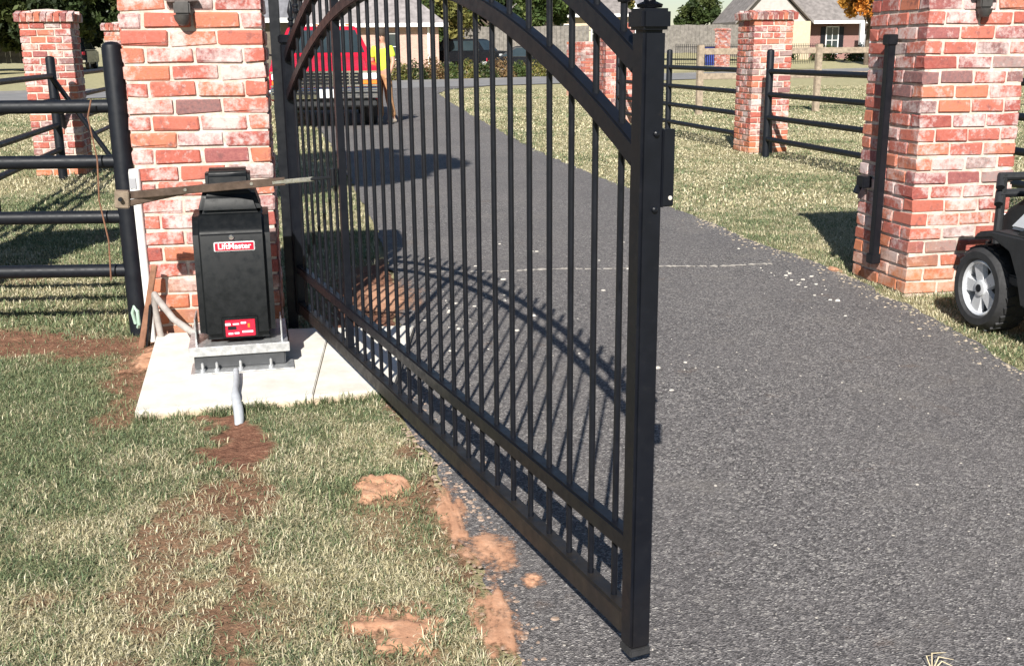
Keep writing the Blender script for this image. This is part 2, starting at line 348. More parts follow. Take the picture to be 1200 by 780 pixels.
# driveway: a sheet with ragged edges
def ribbon(name, ymin, ymax, st, z, mat):
    mb = MB(); ys_ = np.arange(ymin, ymax, st); K = 14; rows = []
    for y in ys_:
        a = float(xl(y)) + (float(fbm(np.array(y * 4.), np.array(3.), 31)) - .5) * .09 + (random.random() - .5) * .015
        b = float(xr(y)) + (float(fbm(np.array(y * 3.), np.array(9.), 41)) - .5) * .12 + (random.random() - .5) * .02
        rows.append([(a + (b - a) * k / K, y, z) for k in range(K + 1)])
    vs = [p for r_ in rows for p in r_]; n = K + 1
    fs = [(i * n + k, i * n + k + 1, (i + 1) * n + k + 1, (i + 1) * n + k) for i in range(len(rows) - 1) for k in range(K)]
    return mb.add(vs, fs).build(name, mat, smooth=0)
struct(ribbon('driveway', -3, 43.6, .05, .008, MAT['asphalt']))
mb = MB(); rp = []
for t_ in np.linspace(-150, 150, 61):
    for u_ in np.linspace(0, RW, 3): p = R_O + RD * t_ + RN * u_; rp.append((p.x, p.y, .016))
mb.add(rp, [(i * 3 + k, (i + 1) * 3 + k, (i + 1) * 3 + k + 1, i * 3 + k + 1) for i in range(60) for k in range(2)])
struct(mb.build('road', MAT['roadgrey'], smooth=0))
mb = MB()
for u_ in (RW + .12,):
    a = R_O - RD * 150 + RN * u_; b = R_O + RD * 150 + RN * u_
    mb.bar(a + Vector((0, 0, .02)), b + Vector((0, 0, .02)), .2, .14)
struct(mb.build('kerb', MAT['roadgrey'], smooth=0))
# pale filled joint across the drive
mb = MB(); pts = []
for i, t_ in enumerate(np.linspace(0, 1, 160)):
    x = -.62 + t_ * 2.36; y = 6.80 + .18 * t_ + .018 * math.sin(i * .13) + random.uniform(-.006, .006); hw = .006 + random.random() ** 2 * .034
    pts += [(x, y - hw, .0098), (x, y + hw, .0098)]
mb.add(pts, [(2 * i, 2 * i + 2, 2 * i + 3, 2 * i + 1) for i in range(159) if random.random() > .12])
struct(mb.build('pavement_joint', MAT['joint'], smooth=0))

def mound(name, cx, cy, rx, ry, h, rot=0, seed=0, z0=0., ragged=.5):
    n = 52; g_ = np.linspace(-1.6, 1.6, n); U, V = np.meshgrid(g_, g_)
    rr = U * U + V * V + (fbm(U * 2.2 + seed, V * 2.2, seed) - .5) * 2.2 * ragged + (fbm(U * 8 + seed, V * 8, seed + 3) - .5) * .9 * ragged
    cov = 1 - np.sqrt(np.maximum(rr, 0)); Z = h * np.maximum(cov, 0) ** 1.2 * 1.3 + (fbm(U * 9, V * 9, seed + 8) - .5) * h * .4 * np.clip(cov * 3, 0, 1)
    X = cx + (U * rx * math.cos(rot) - V * ry * math.sin(rot)); Y = cy + (U * rx * math.sin(rot) + V * ry * math.cos(rot))
    Zc = np.maximum(Z, 0)
    vs = np.stack([X, Y, Zc + z0], -1).reshape(-1, 3)
    fs = [(r_ * n + c_, r_ * n + c_ + 1, (r_ + 1) * n + c_ + 1, (r_ + 1) * n + c_) for r_ in range(n - 1) for c_ in range(n - 1)
          if max(cov[r_, c_], cov[r_, c_ + 1], cov[r_ + 1, c_], cov[r_ + 1, c_ + 1]) > -.5]
    o = MB().add(vs.tolist(), fs).build(name, MAT['clay'], smooth=60)
    at = o.data.attributes.new('cover', 'FLOAT', 'POINT'); at.data.foreach_set('value', cov.reshape(-1).astype(np.float32))
    return struct(o)
mound('soil_mound', -.425, 3.27, .13, .16, .017, .2, 1, .010, .7)
mound('soil_mound', -.29, 2.40, .12, .15, .009, .6, 2, .010, 1.2)
mound('soil_patch', -.075, 2.80, .085, .16, .004, .15, 3, .0125, .7)
mound('soil_patch', -.20, 3.10, .05, .24, .004, .2, 4, .0125, .9)
mound('soil_patch', .05, 2.64, .035, .04, .004, 0, 5, .0125, .6)
mound('soil_patch', -.05, 2.44, .06, .20, .003, .15, 7, .0125, 1.0)
mound('soil_patch', -.70, 6.05, .22, .50, .012, .1, 8, .0125, .6)
mound('soil_patch', 2.08, 6.78, .05, .10, .012, .1, 9, .006, .8)
mound('soil_patch', -1.68, 4.85, .12, .28, .012, -.1, 10, .010, .8)
# concrete footing in two slabs
pad = struct(bpy.data.objects.new('concrete_pad', None)); C.objects.link(pad)
def slab(poly, top, name='slab'):
    MB().prism(poly, -.06, top, 'z').build(name, MAT['concrete'], pad, smooth=0, bevel=.004)
slab([(-1.47, 3.97), (-.8115, 4.1585), (-.919, 5.25), (-1.76, 5.16)], .050)
slab([(-.808, 4.160), (-.50, 4.25), (-.50, 5.30), (-.915, 5.253)], .046)

# ------------------------------------------------------------------ brick pillars
ROTG = R(11); CH = .079; BW = .62
BR = {}
def brick_mesh(L, D, Hh, var):
    key = (round(L, 3), round(D, 3), var)
    if key in BR: return BR[key]
    rd = random.Random(hash(key) & 0xffff); b = .006
    bm = bmesh.new(); bmesh.ops.create_cube(bm, size=1)
    for v in bm.verts: v.co = Vector((v.co.x * L, v.co.y * D, v.co.z * Hh))
    bmesh.ops.bevel(bm, geom=list(bm.edges), offset=b, segments=1, affect='EDGES')
    for v in bm.verts: v.co += Vector([rd.uniform(-.0035, .0035) for _ in range(3)]) + (Vector((-v.co.x * .03, 0, -v.co.z * .18)) if rd.random() < .12 else Vector())
    me = bpy.data.meshes.new('brick'); bm.to_mesh(me); bm.free(); me.materials.append(MAT['brick']); BR[key] = me; return me

def pillar(label, cx, cy, rz, W=BW, courses=22, base=0., group='brick fence pillars', singles=True, cap=True, ch=CH, name='brick_pillar', z=0):
    root = thing(name, label, 'pillar', (cx, cy, z), rz, group)
    hgt = courses * ch + base
    MB().box((0, 0, hgt / 2 - .05), (W - .018, W - .018, hgt + .1)).build('mortar_core', MAT['mortar'], root, smooth=0)
    J = .012; D = .098; bh = ch - J
    joined = MB(); rnds = []
    for c in range(courses):
        z = base + (c + .5) * ch
        for side in range(4):
            long_ = (side + c) % 2 == 0
            if long_: L = (W - 2 * J) / 3; xs_ = [-(L + J), 0, L + J]
            else: L = (W - 2 * D - 3 * J) / 2; xs_ = [-(L + J) / 2, (L + J) / 2]
            for x in xs_:
                ang = side * math.pi / 2; jit = random.uniform(-.003, .003)
                p = rotz(ang) @ Vector((x + random.uniform(-.002, .002), -(W / 2 - D / 2) + jit, z + random.uniform(-.0025, .0025)))
                if singles:
                    o = link('brick', brick_mesh(L, D, bh, random.randrange(5)), root, p, (random.uniform(-.008, .008), random.uniform(-.006, .006), ang))
                else:
                    joined.box(p, (L, D, bh), rotz(ang)); rnds += [random.random()] * 6
    if not singles:
        o = joined.build('brick', MAT['brick'], root, smooth=0); o['kind'] = 'stuff'
        at = o.data.attributes.new('rnd', 'FLOAT', 'FACE'); at.data.foreach_set('value', rnds[:len(o.data.polygons)])
    if cap:                                             # rowlock course overhanging the shaft, mortar crown
        W2 = W + .09; mb = MB(); rn_ = []; n = 9; bw_ = W2 / n
        for side in range(4):
            for i in range(n if side % 2 == 0 else n - 2):
                k = i if side % 2 == 0 else i + 1
                p = rotz(side * math.pi / 2) @ Vector((-W2 / 2 + (k + .5) * bw_, -(W2 / 2 - .09), hgt + .045 + .018))
                mb.box(p, (bw_ - .012, .18, .085), rotz(side * math.pi / 2) @ Matrix.Rotation(R(12), 3, 'X')); rn_ += [random.random()] * 6
        o = mb.build('cap_brick', MAT['brick'], root, smooth=0); o['kind'] = 'stuff'
        at = o.data.attributes.new('rnd', 'FLOAT', 'FACE'); at.data.foreach_set('value', rn_[:len(o.data.polygons)])
        a = W2 / 2 - .012; zt = hgt
        MB().box((0, 0, hgt + .03), (W2 - .03, W2 - .03, .06)).add([(-a, -a, zt + .06), (a, -a, zt + .06), (a, a, zt + .06), (-a, a, zt + .06), (-a * .45, -a * .45, zt + .135), (a * .45, -a * .45, zt + .135), (a * .45, a * .45, zt + .135), (-a * .45, a * .45, zt + .135), (0, 0, zt + .15)],
            [(0, 1, 5, 4), (1, 2, 6, 5), (2, 3, 7, 6), (3, 0, 4, 7), (4, 5, 8), (5, 6, 8), (6, 7, 8), (7, 4, 8)]).build('mortar_crown', MAT['mortar'], root, smooth=0)
    return root
ax = Vector((math.cos(ROTG), math.sin(ROTG))); ay = Vector((-math.sin(ROTG), math.cos(ROTG)))
LP0 = Vector((-1.815, 5.20)); LW = .655; LPc = LP0 + ax * LW / 2 + ay * LW / 2
RP0 = Vector((2.275, 6.07)); RPc = RP0 + ax * BW / 2 + ay * BW / 2
GP = 'brick gate pillars'
pL = pillar('whitewashed red brick gate pillar behind the black gate motor box', LPc.x, LPc.y, ROTG, group=GP, W=LW)
pR = pillar('whitewashed red brick gate pillar beside the golf cart, with a black latch bar', RPc.x, RPc.y, ROTG, group=GP)
FP = 'brick fence pillars'
FD = Vector((-.205, .979, 0))                             # run of the drive-side fences
pillar('brick fence pillar with arched cap behind the left pipe fence, near dark tree', -5.34, 13.0, ROTG, group=FP, W=.55)
pillar('brick fence pillar with arched cap standing free on the right lawn', 3.44, 15.0, ROTG, group=FP, W=.55)
pillar('brick pillar seen through the arch corner of the gate beside its end post', 2.02, 21.1, ROTG, group=FP, W=.55, singles=False)
pillar('brick fence pillar half hidden behind the left gate pillar', -6.42, 18.6, ROTG, group=FP, W=.55, singles=False)
pillar('brick corner pillar left of the near pipe fence, casting a shadow on the lawn', -3.78, 5.85, ROTG, group=FP, singles=False)
pillar('broad orange brick pier near the road, seen between gate bars', 2.3, 33.2, R(30), W=.86, courses=20, group=FP, singles=False, cap=False)
pillar('brick pier at the far left edge beyond the road', -27.5, 58, R(20), W=1.1, courses=26, group=FP, singles=False, cap=False, z=.4)

# little downlights and splats on the gate pillars (local frame of the pillars)
for rt, lx, zz, lab in ((pL, -.035, 1.575, 'small bronze downlight high on the left gate pillar'), (pR, -.0, 1.60, 'small bronze downlight high on the right gate pillar')):
    m_ = rt.matrix_basis.copy(); w_ = Matrix.Translation(rt.location) @ Matrix.Rotation(rt.rotation_euler.z, 4, 'Z')
    p = w_ @ Vector((lx, -(LW if rt is pL else BW) / 2 - .004, zz))
    d_ = thing('downlight', lab, 'lamp', p, ROTG, 'pillar downlights')
    MB().box((0, -.025, .02), (.075, .05, .06)).build('housing', MAT['bronze'], d_, bevel=.008)
    MB().lathe([(.002, -.062), (.022, -.055), (.036, -.035), (.041, -.012)], 16, None, (0, -.032, 0)).build('lamp_shade', MAT['bronze'], d_)
    MB().box((0, -.02, .055), (.15, .04, .004)).build('cover_plate', MAT['bronze'], d_)

# ------------------------------------------------------------------ gate
E0 = Vector((.272, 2.173, 0)); GA = R(113); GL = 3.44
gate = thing('swing_gate', 'tall black arched steel driveway gate standing open', 'gate', E0, GA)
G = MAT['gateblack']
Rr = (1.72 ** 2 + .44 ** 2) / (2 * .44)
def arch_z(s, z0): return z0 + .44 - (Rr - math.sqrt(Rr * Rr - (s - GL / 2) ** 2))
LA0, UA0 = 1.172, 1.355; ZB, ZM = .141, .335                     # arch springings, bottom and middle rail centres
def sq_sweep(mb, pts, w_, h_):
    k = len(pts); vs = []
    for i, p in enumerate(pts):
        p = Vector(p); d = (Vector(pts[min(i + 1, k - 1)]) - Vector(pts[max(i - 1, 0)])).normalized(); up = Vector((-d.z, 0, d.x))
        for a, b in ((-1, -1), (1, -1), (1, 1), (-1, 1)): vs.append(p + Vector((0, a * w_ / 2, 0)) + up * b * h_ / 2)
    fs = [(i * 4 + j, i * 4 + (j + 1) % 4, i * 4 + 4 + (j + 1) % 4, i * 4 + 4 + j) for i in range(k - 1) for j in range(4)] + [(0, 1, 2, 3), tuple(k * 4 - 4 + j for j in range(4))]
    return mb.add(vs, fs)
for z0, nm in ((LA0, 'lower_arch'), (UA0, 'upper_arch')):
    sq_sweep(MB(), [(s, 0, arch_z(s, z0)) for s in np.linspace(.0245, GL - .0245, 48)], .036, .046).build(nm, G, gate, bevel=.004, smooth=30)
MB().box((GL / 2, 0, ZM), (GL - .05, .038, .046)).build('middle_rail', G, gate, bevel=.005)
MB().box((GL / 2, 0, ZB), (GL - .05, .046, .060)).build('bottom_rail', MAT['dusty'], gate, bevel=.006)
MB().box((0, 0, .765), (.050, .050, 1.335)).build('end_post', MAT['postpaint'], gate, bevel=.006)
MB().box((0, 0, .088), (.052, .052, .018)).build('foot_cap', MAT['rubber'], gate, bevel=.003)
cp = MB().box((0, 0, 1.4525), (.064, .064, .040)).build('post_cap', G, gate, bevel=.006)
MB().lathe([(.024, 1.474), (.026, 1.48), (.012, 1.486), (.010, 1.496), (.022, 1.508), (.031, 1.526), (.028, 1.548), (.014, 1.562), (.004, 1.57)], 20).build('finial', G, cp)
MB().box((GL, 0, .765), (.05, .05, 1.335)).build('hinge_stile', G, gate, bevel=.006)
cp2 = MB().box((GL, 0, 1.4525), (.064, .064, .040)).build('post_cap', G, gate, bevel=.006)
MB().lathe([(.024, 1.474), (.026, 1.48), (.012, 1.486), (.010, 1.496), (.022, 1.508), (.031, 1.526), (.028, 1.548), (.014, 1.562), (.004, 1.57)], 20).build('finial', G, cp2)
SP = .1185
for i in range(1, 29):
    s = .102 + (i - 1) * SP
    if s > GL - .06: break
    zt = arch_z(s, UA0) + .115; wide = i == 21
    w_ = .030 if wide else .0148
    if wide: mb = MB().box((s, 0, (.17 + zt) / 2), (w_, w_, zt - .17))
    else: mb = MB().lathe([(w_ / 2, .168), (w_ / 2, zt)], 10, None, (s, 0, 0))
    pk = mb.build('picket', G, gate, bevel=.002 if wide else 0, seg=1)
    fn = MB()
    fn.lathe([(.012, zt - .035), (.0155, zt - .03), (.0155, zt - .022), (.011, zt - .018), (.011, zt - .010), (.0155, zt - .006), (.0155, zt + .002), (.009, zt + .006), (.009, zt + .012), (.0145, zt + .03), (.011, zt + .05), (.002, zt + .085)], 10, None, (s, 0, 0)); fn.build('finial', G, pk)
lp = MB().box((-.014, -.040, 1.165), (.008, .032, .155)).box((-.014, -.027, 1.165), (.022, .006, .155)).build('latch_plate', G, gate, bevel=.002)
for zz in (1.085, 1.235): MB().lathe([(.006, 0), (.006, .005), (.003, .007)], 10, Matrix.Rotation(R(-90), 3, 'Y'), (-.025, -.006, zz)).build('bolt', G, gate)
MB().lathe([(.0045, 0), (.0045, .0015)], 10, Matrix.Rotation(R(-90), 3, 'Y'), (-.018, -.047, 1.105)).build('bolt_hole', MAT['chalk'], lp)
for zz in (.30, 1.08): MB().lathe([(.018, -.05), (.018, .05)], 14, None, (GL + .048, 0, zz)).build('hinge_barrel', MAT['black'], gate)
# hinge post bolted to the pillar side
hp = E0 + rotz(GA) @ Vector((GL + .085, .03, 0))
hinge_post = thing('hinge_post', 'black steel hinge post squeezed between left gate pillar and gate', 'post', (hp.x, hp.y, 0), ROTG)
MB().box((0, 0, .82), (.05, .05, 1.64)).build('shaft', MAT['black'], hinge_post, bevel=.004)
for zz in (.30, 1.08): MB().box((.03, -.02, zz), (.06, .012, .12)).build('hinge_leaf', MAT['black'], hinge_post, bevel=.002)

# latch bar and catch on the right pillar
lb = pR.matrix_basis
wR = Matrix.Translation(pR.location) @ Matrix.Rotation(ROTG, 4, 'Z')
p = wR @ Vector((-BW / 2 - .042, -.01, 0))
bar = thing('latch_bar', 'upright black steel stop bar fixed on the side of the right gate pillar', 'bar', p, ROTG)
MB().box((0, 0, .80), (.045, .05, 1.32)).build('shaft', MAT['black'], bar, bevel=.004)
for zz in (.165, 1.43): MB().box((-.002, 0, zz), (.062, .066, .06)).build('end_bracket', MAT['black'], bar, bevel=.005)
p = wR @ Vector((-BW / 2 - .03, .19, .60))
ct = thing('gate_catch', 'small black gate catch on the right pillar side, beyond the stop bar', 'catch', p, ROTG)
MB().box((0, 0, 0), (.06, .085, .07)).build('plate', MAT['black'], ct, bevel=.005)
MB().box((-.03, .02, -.05), (.03, .035, .05), Matrix.Rotation(R(25), 3, 'Y')).build('tongue', MAT['black'], ct, bevel=.004)

# ------------------------------------------------------------------ fences
RZ = (1.146, .88, .607, .336)
def fence(label, posts, rails, rr=.032, pr=.045, zs=RZ, ph=1.36, post_r=None, braces=()):
    root = thing('pipe_fence', label, 'fence', (posts[0][0], posts[0][1], 0), 0, 'black pipe fences'); o = Vector((posts[0][0], posts[0][1], 0))
    for i, (x, y) in enumerate(posts):
        r_ = post_r[i] if post_r else pr; hh = ph
        MB().lathe([(r_, -.1), (r_, hh - .03), (r_ * .9, hh - .012), (r_ * .6, hh), (.002, hh + .004)], 18, None, Vector((x, y, 0)) - o).build('post', MAT['fence'], root)
    for (a, b) in rails:
        for z in zs:
            MB().sweep([Vector((a[0], a[1], z)) - o, Vector((b[0], b[1], z)) - o], rr, 14).build('rail', MAT['fence'], root)
    for a, b in braces: MB().sweep([Vector(a) - o, Vector(b) - o], .028, 12).build('brace', MAT['fence'], root)
    return root
fence('thick black pipe fence joining the left gate pillar, nearest on the left', [(-1.905, 5.33), (-3.42, 5.28)], [((-1.905, 5.33), (-3.42, 5.28))], .033, .048, ph=1.445)
def fl(y, x0=-5.145, y0=12.5): return (x0 + (y - y0) * FD.x / FD.y, y)
fence('black pipe fence running back past the left brick pillar', [fl(6.3), fl(9.3), fl(12.35), fl(19.3), fl(25)], [(fl(6.3), fl(12.35)), (fl(13.2), fl(18.4)), (fl(19.3), fl(25))], .03, .05,
      braces=[((*fl(12.3), 1.15), (fl(11.6)[0] + .5, 12.5, 0.0)), ((*fl(12.35), 1.2), (*fl(13.1), .05))])
def fr(y, x0=3.338, y0=14.19): return (x0 + (y - y0) * FD.x / FD.y, y)
fence('black pipe fence along the right lawn behind the right gate pillar', [fr(6.9), fr(10.5), fr(14.19), fr(17.84), fr(20.5)], [(fr(6.9), fr(14.19)), (fr(15.2), fr(20.5))], .034, .048, zs=(1.09, .80, .51, .235),
      braces=[((*fr(14.19), .95), (fr(14.3)[0] + .22, 14.75, 0.0))])
# split rail wooden fence beyond
wf = thing('wooden_fence', 'weathered wooden post and rail fence on the lawn beyond the right gate pillar', 'fence', (6.8, 24.4, 0), R(14))
for x in (-2.8, 0, 2.8, 5.6): MB().box((x, 0, .69), (.13, .12, 1.5)).build('post', MAT['wood'], wf, bevel=.012)
for z in (1.30, .78):
    for x in (-1.4, 1.4, 4.2): MB().box((x, .05, z), (2.76, .05, .13)).build('rail', MAT['wood'], wf, bevel=.008)

# ------------------------------------------------------------------ gate operator
OP = Vector((-1.245, 4.76, .05)); OA = R(13)
op = thing('gate_operator', 'black gate motor box with red nameplate on a galvanised stand', 'gate motor', OP, OA)
PL = MAT['plastic']; hw = .162; yf = -.205; yb = .17
z0, zs_, zh = .125, .60, .69
prof = [(yf, z0), (yf, zs_ - .005), (yf + .008, zs_ + .01), (yf + .022, zs_ + .02), (yf + .06, .665), (yf + .10, zh), (yb, zh), (yb, z0)]
body = MB().prism(prof, -hw, hw, 'x').build('cover', PL, op, bevel=.032, seg=5)
hf = lambda v: .138 - .30 * max(0, v - zh + .02)
MB().prism([(yf + .055, zh - .02), (yf + .070, .755), (yf + .10, .785), (yb - .03, .785), (yb - .01, zh - .02)], 0, 0, 'x', lambda u, v: -hf(v), lambda u, v: hf(v)).build('hood', PL, op, bevel=.02, seg=4)
MB().prism([(-.11, .78), (-.10, .842), (-.07, .857), (.06, .852), (.08, .78)], -.095, .095, 'x').build('shaft_cover', PL, op, bevel=.028, seg=5)
MB().box((0, yf - .0015, zs_ - .006), (2 * hw - .07, .003, .004)).build('lid_seam', MAT['black'], op, smooth=0)
MB().lathe([(.011, 0), (.011, .006), (.007, .010)], 14, Matrix.Rotation(R(90), 3, 'X'), (0, yf, zs_ - .020)).build('lock', MAT['steel'], op)
np_ = MB().box((.01, yf - .003, .540), (.172, .006, .042)).build('nameplate', MAT['whitepaint'], op, bevel=.004)
MB().box((.01, yf - .007, .540), (.162, .003, .033)).build('plate_face', MAT['redplate'], np_, bevel=.003, seg=1)
def text(body_, size, loc, rot, mat, parent, name='lettering', ext=.0006, align='CENTER', bold=0):
    cu = bpy.data.curves.new(name, 'FONT'); cu.body = body_; cu.size = size; cu.align_x = align; cu.align_y = 'CENTER'; cu.extrude = ext; cu.offset = bold
    t_ = bpy.data.objects.new(name, cu); C.objects.link(t_)
    dg = bpy.context.evaluated_depsgraph_get(); me = bpy.data.meshes.new_from_object(t_.evaluated_get(dg)); bpy.data.objects.remove(t_)
    me.materials.clear(); me.materials.append(mat); return link(name, me, parent, loc, rot)
text('LiftMaster', .034, (.01, yf - .0092, .541), (R(90), 0, 0), MAT['whitepaint'], np_, bold=.0006)
cpn = MB().box((.01, yf - .003, .182), (.155, .006, .098)).build('control_panel', PL, op, bevel=.006)
MB().box((.01, yf - .0075, .180), (.128, .004, .076)).build('panel_label', MAT['redplate'], cpn, bevel=.004)
for x, z, w_, h_ in ((-.022, .222, .022, .010), (.012, .222, .026, .006), (.044, .226, .022, .008), (-.012, .180, .02, .007), (.014, .181, .02, .007), (.060, .186, .046, .008)):
    MB().box((x - .02, yf - .0102, z - .023), (w_, .0012, h_)).build('label_print', MAT['whitepaint'], cpn, smooth=0)
MB().box((.046, yf - .0102, .190), (.009, .0014, .018)).build('warning_mark', MAT['amber'], cpn, smooth=0)
MB().box((-.025, yf - .0102, .182), (.036, .0014, .016)).build('reset_switch', MAT['black'], cpn, smooth=0)
MB().box((.0, -.01, .105), (.43, .44, .008)).box((.0, -.232, .088), (.43, .008, .042)).box((.211, -.01, .088), (.008, .43, .042)).build('mounting_plate', MAT['galv'], op, bevel=.002)
MB().box((.184, -.12, .155), (.006, .16, .095)).build('side_flange', MAT['galv'], op, bevel=.002)
MB().box((-.182, -.10, .165), (.006, .18, .12)).build('side_flange', MAT['galv'], op, bevel=.002)
MB().prism([(-.195, -.222), (.195, -.222), (.195, .15), (-.195, .15)], .006, .084, 'z').build('stand', MAT['darkgrey'], op, bevel=.006)
MB().box((.01, -.20, .004), (.44, .18, .006)).build('base_plate', MAT['galv'], op, bevel=.002)
for x in (-.16, -.10, .0, .13): MB().lathe([(.011, .004), (.011, .016), (.006, .017), (.006, .042), (.003, .045)], 8, None, (x, -.255, 0)).build('anchor_bolt', MAT['galv'], op)
# folding arm (local frame of the operator)
inv = (Matrix.Translation(OP) @ Matrix.Rotation(OA, 4, 'Z')).inverted()
elb = inv @ Vector((-1.685, 4.70, .792)); gat = inv @ Vector((-.735, 4.47, .892)); shf = Vector((.0, -.03, .79))
arm = MB().bar(shf + Vector((.03, 0, .012)), elb + Vector((0, .0, -.035)), .04, .026).build('lower_arm', MAT['armsteel'], op, bevel=.004)
g2 = elb.lerp(gat, .78)
MB().bar(elb, g2, .012, .030).bar(elb + Vector((0, .03, 0)), g2 + Vector((0, .03, 0)), .010, .030).build('upper_arm', MAT['armsteel'], op, bevel=.002)
MB().bar(elb.lerp(gat, .72), elb.lerp(gat, .91), .018, .018).build('arm_end', MAT['steel'], op, bevel=.003)
MB().bar(elb.lerp(gat, .90), gat, .026, .012).build('gate_clevis', MAT['black'], op, bevel=.003)
MB().lathe([(.012, -.035), (.012, .035)], 12, None, gat + Vector((.0, 0, 0))).build('gate_pin', MAT['black'], op)
MB().box(elb + Vector((-.012, -.012, -.012)), (.06, .05, .075), Matrix.Rotation(R(4), 3, 'Y')).build('elbow_bracket', MAT['rust'], op, bevel=.004)
MB().lathe([(.009, -.02), (.009, .02)], 10, Matrix.Rotation(R(90), 3, 'X'), elb + Vector((-.016, -.04, -.008))).build('elbow_bolt', MAT['black'], op)
for t_ in (.30, .62): MB().lathe([(.007, 0), (.007, .006)], 8, Matrix.Rotation(R(90), 3, 'X'), elb.lerp(gat, t_) + Vector((0, -.006, .004))).build('arm_bolt', MAT['steel'], op)
MB().lathe([(.03, .76), (.03, .815)], 18, None, (.0, -.03, 0)).build('output_shaft', MAT['steel'], op)

# small services beside the pillar
pv = thing('pvc_conduit', 'white plastic pipe standing against the left gate pillar', 'pipe', (-1.80, 5.20, 0), 0)
MB().sweep([(0, 0, -.05), (-.008, 0, .78)], .020, 16).build('pipe', MAT['pvc'], pv)
MB().lathe([(.027, .74), (.027, .84), (.024, .855), (.004, .858)], 16, None, (-.01, 0, 0)).lathe([(.031, .71), (.031, .74)], 16, None, (-.009, 0, 0)).build('pipe_cap', MAT['pvc'], pv)
MB().box((-.012, -.027, .79), (.03, .004, .05)).build('pipe_label', MAT['grey'], pv)
sk = thing('survey_stake', 'slanting brown wooden stake beside the white pipe', 'stake', (-1.78, 5.08, 0), 0)
MB().bar((-.03, -.05, -.03), (.05, .045, .40), .028, .014, (0, 1, 0)).build('board', MAT['stake'], sk, bevel=.002)
MB().box((.012, .0, .10), (.01, .05, .24), Matrix.Rotation(R(10), 3, 'Y')).build('edge_strip', MAT['black'], sk, bevel=.002)
hs = MB().sweep([(-1.72, 5.10, .02), (-1.735, 5.09, .20), (-1.72, 5.06, .27), (-1.68, 5.0, .25), (-1.58, 4.88, .19), (-1.47, 4.78, .155), (-1.38, 4.75, .15)], .016, 12).build('flexible_hose', MAT['hose'])
tag(hs, 'grey flexible cable hose curving from the ground to the motor stand', 'hose')
gc = MB().sweep([(-1.865, 5.17, .10), (-1.868, 5.15, .16), (-1.855, 5.14, .19), (-1.84, 5.14, .17), (-1.842, 5.15, .10), (-1.855, 5.17, .08)], .009, 8).build('cable_loop', simple('pale_green_cable', (.42, .58, .48), .5, 0, .1, 20))
tag(gc, 'small loop of pale green cable on the ground by the left fence post', 'cable')
cd = thing('conduit_elbow', 'grey electrical conduit fitting running off the concrete pad into the soil', 'conduit', (-1.06, 3.98, 0), 0)
MB().sweep([(-.125, .44, .075), (-.09, .30, .072), (-.07, .20, .070), (-.05, .13, .058)], .0125, 14).build('pipe', MAT['conduit'], cd)
MB().sweep([(-.062, .165, .064), (-.052, .13, .058), (-.02, .04, .034), (-.004, -.02, .012), (.0, -.05, -.01)], [.016, .019, .020, .019, .016], 14).build('fitting', MAT['conduit'], cd)
wr = MB().sweep([(-2.0, 5.25, 1.18), (-2.02, 5.24, 1.1), (-2.0, 5.25, .9), (-2.012, 5.25, .7), (-1.99, 5.26, .5), (-1.995, 5.25, .30)], .004, 6).build('hanging_wire', MAT['stake'])
tag(wr, 'thin wire hanging down beside the near left fence post', 'wire')

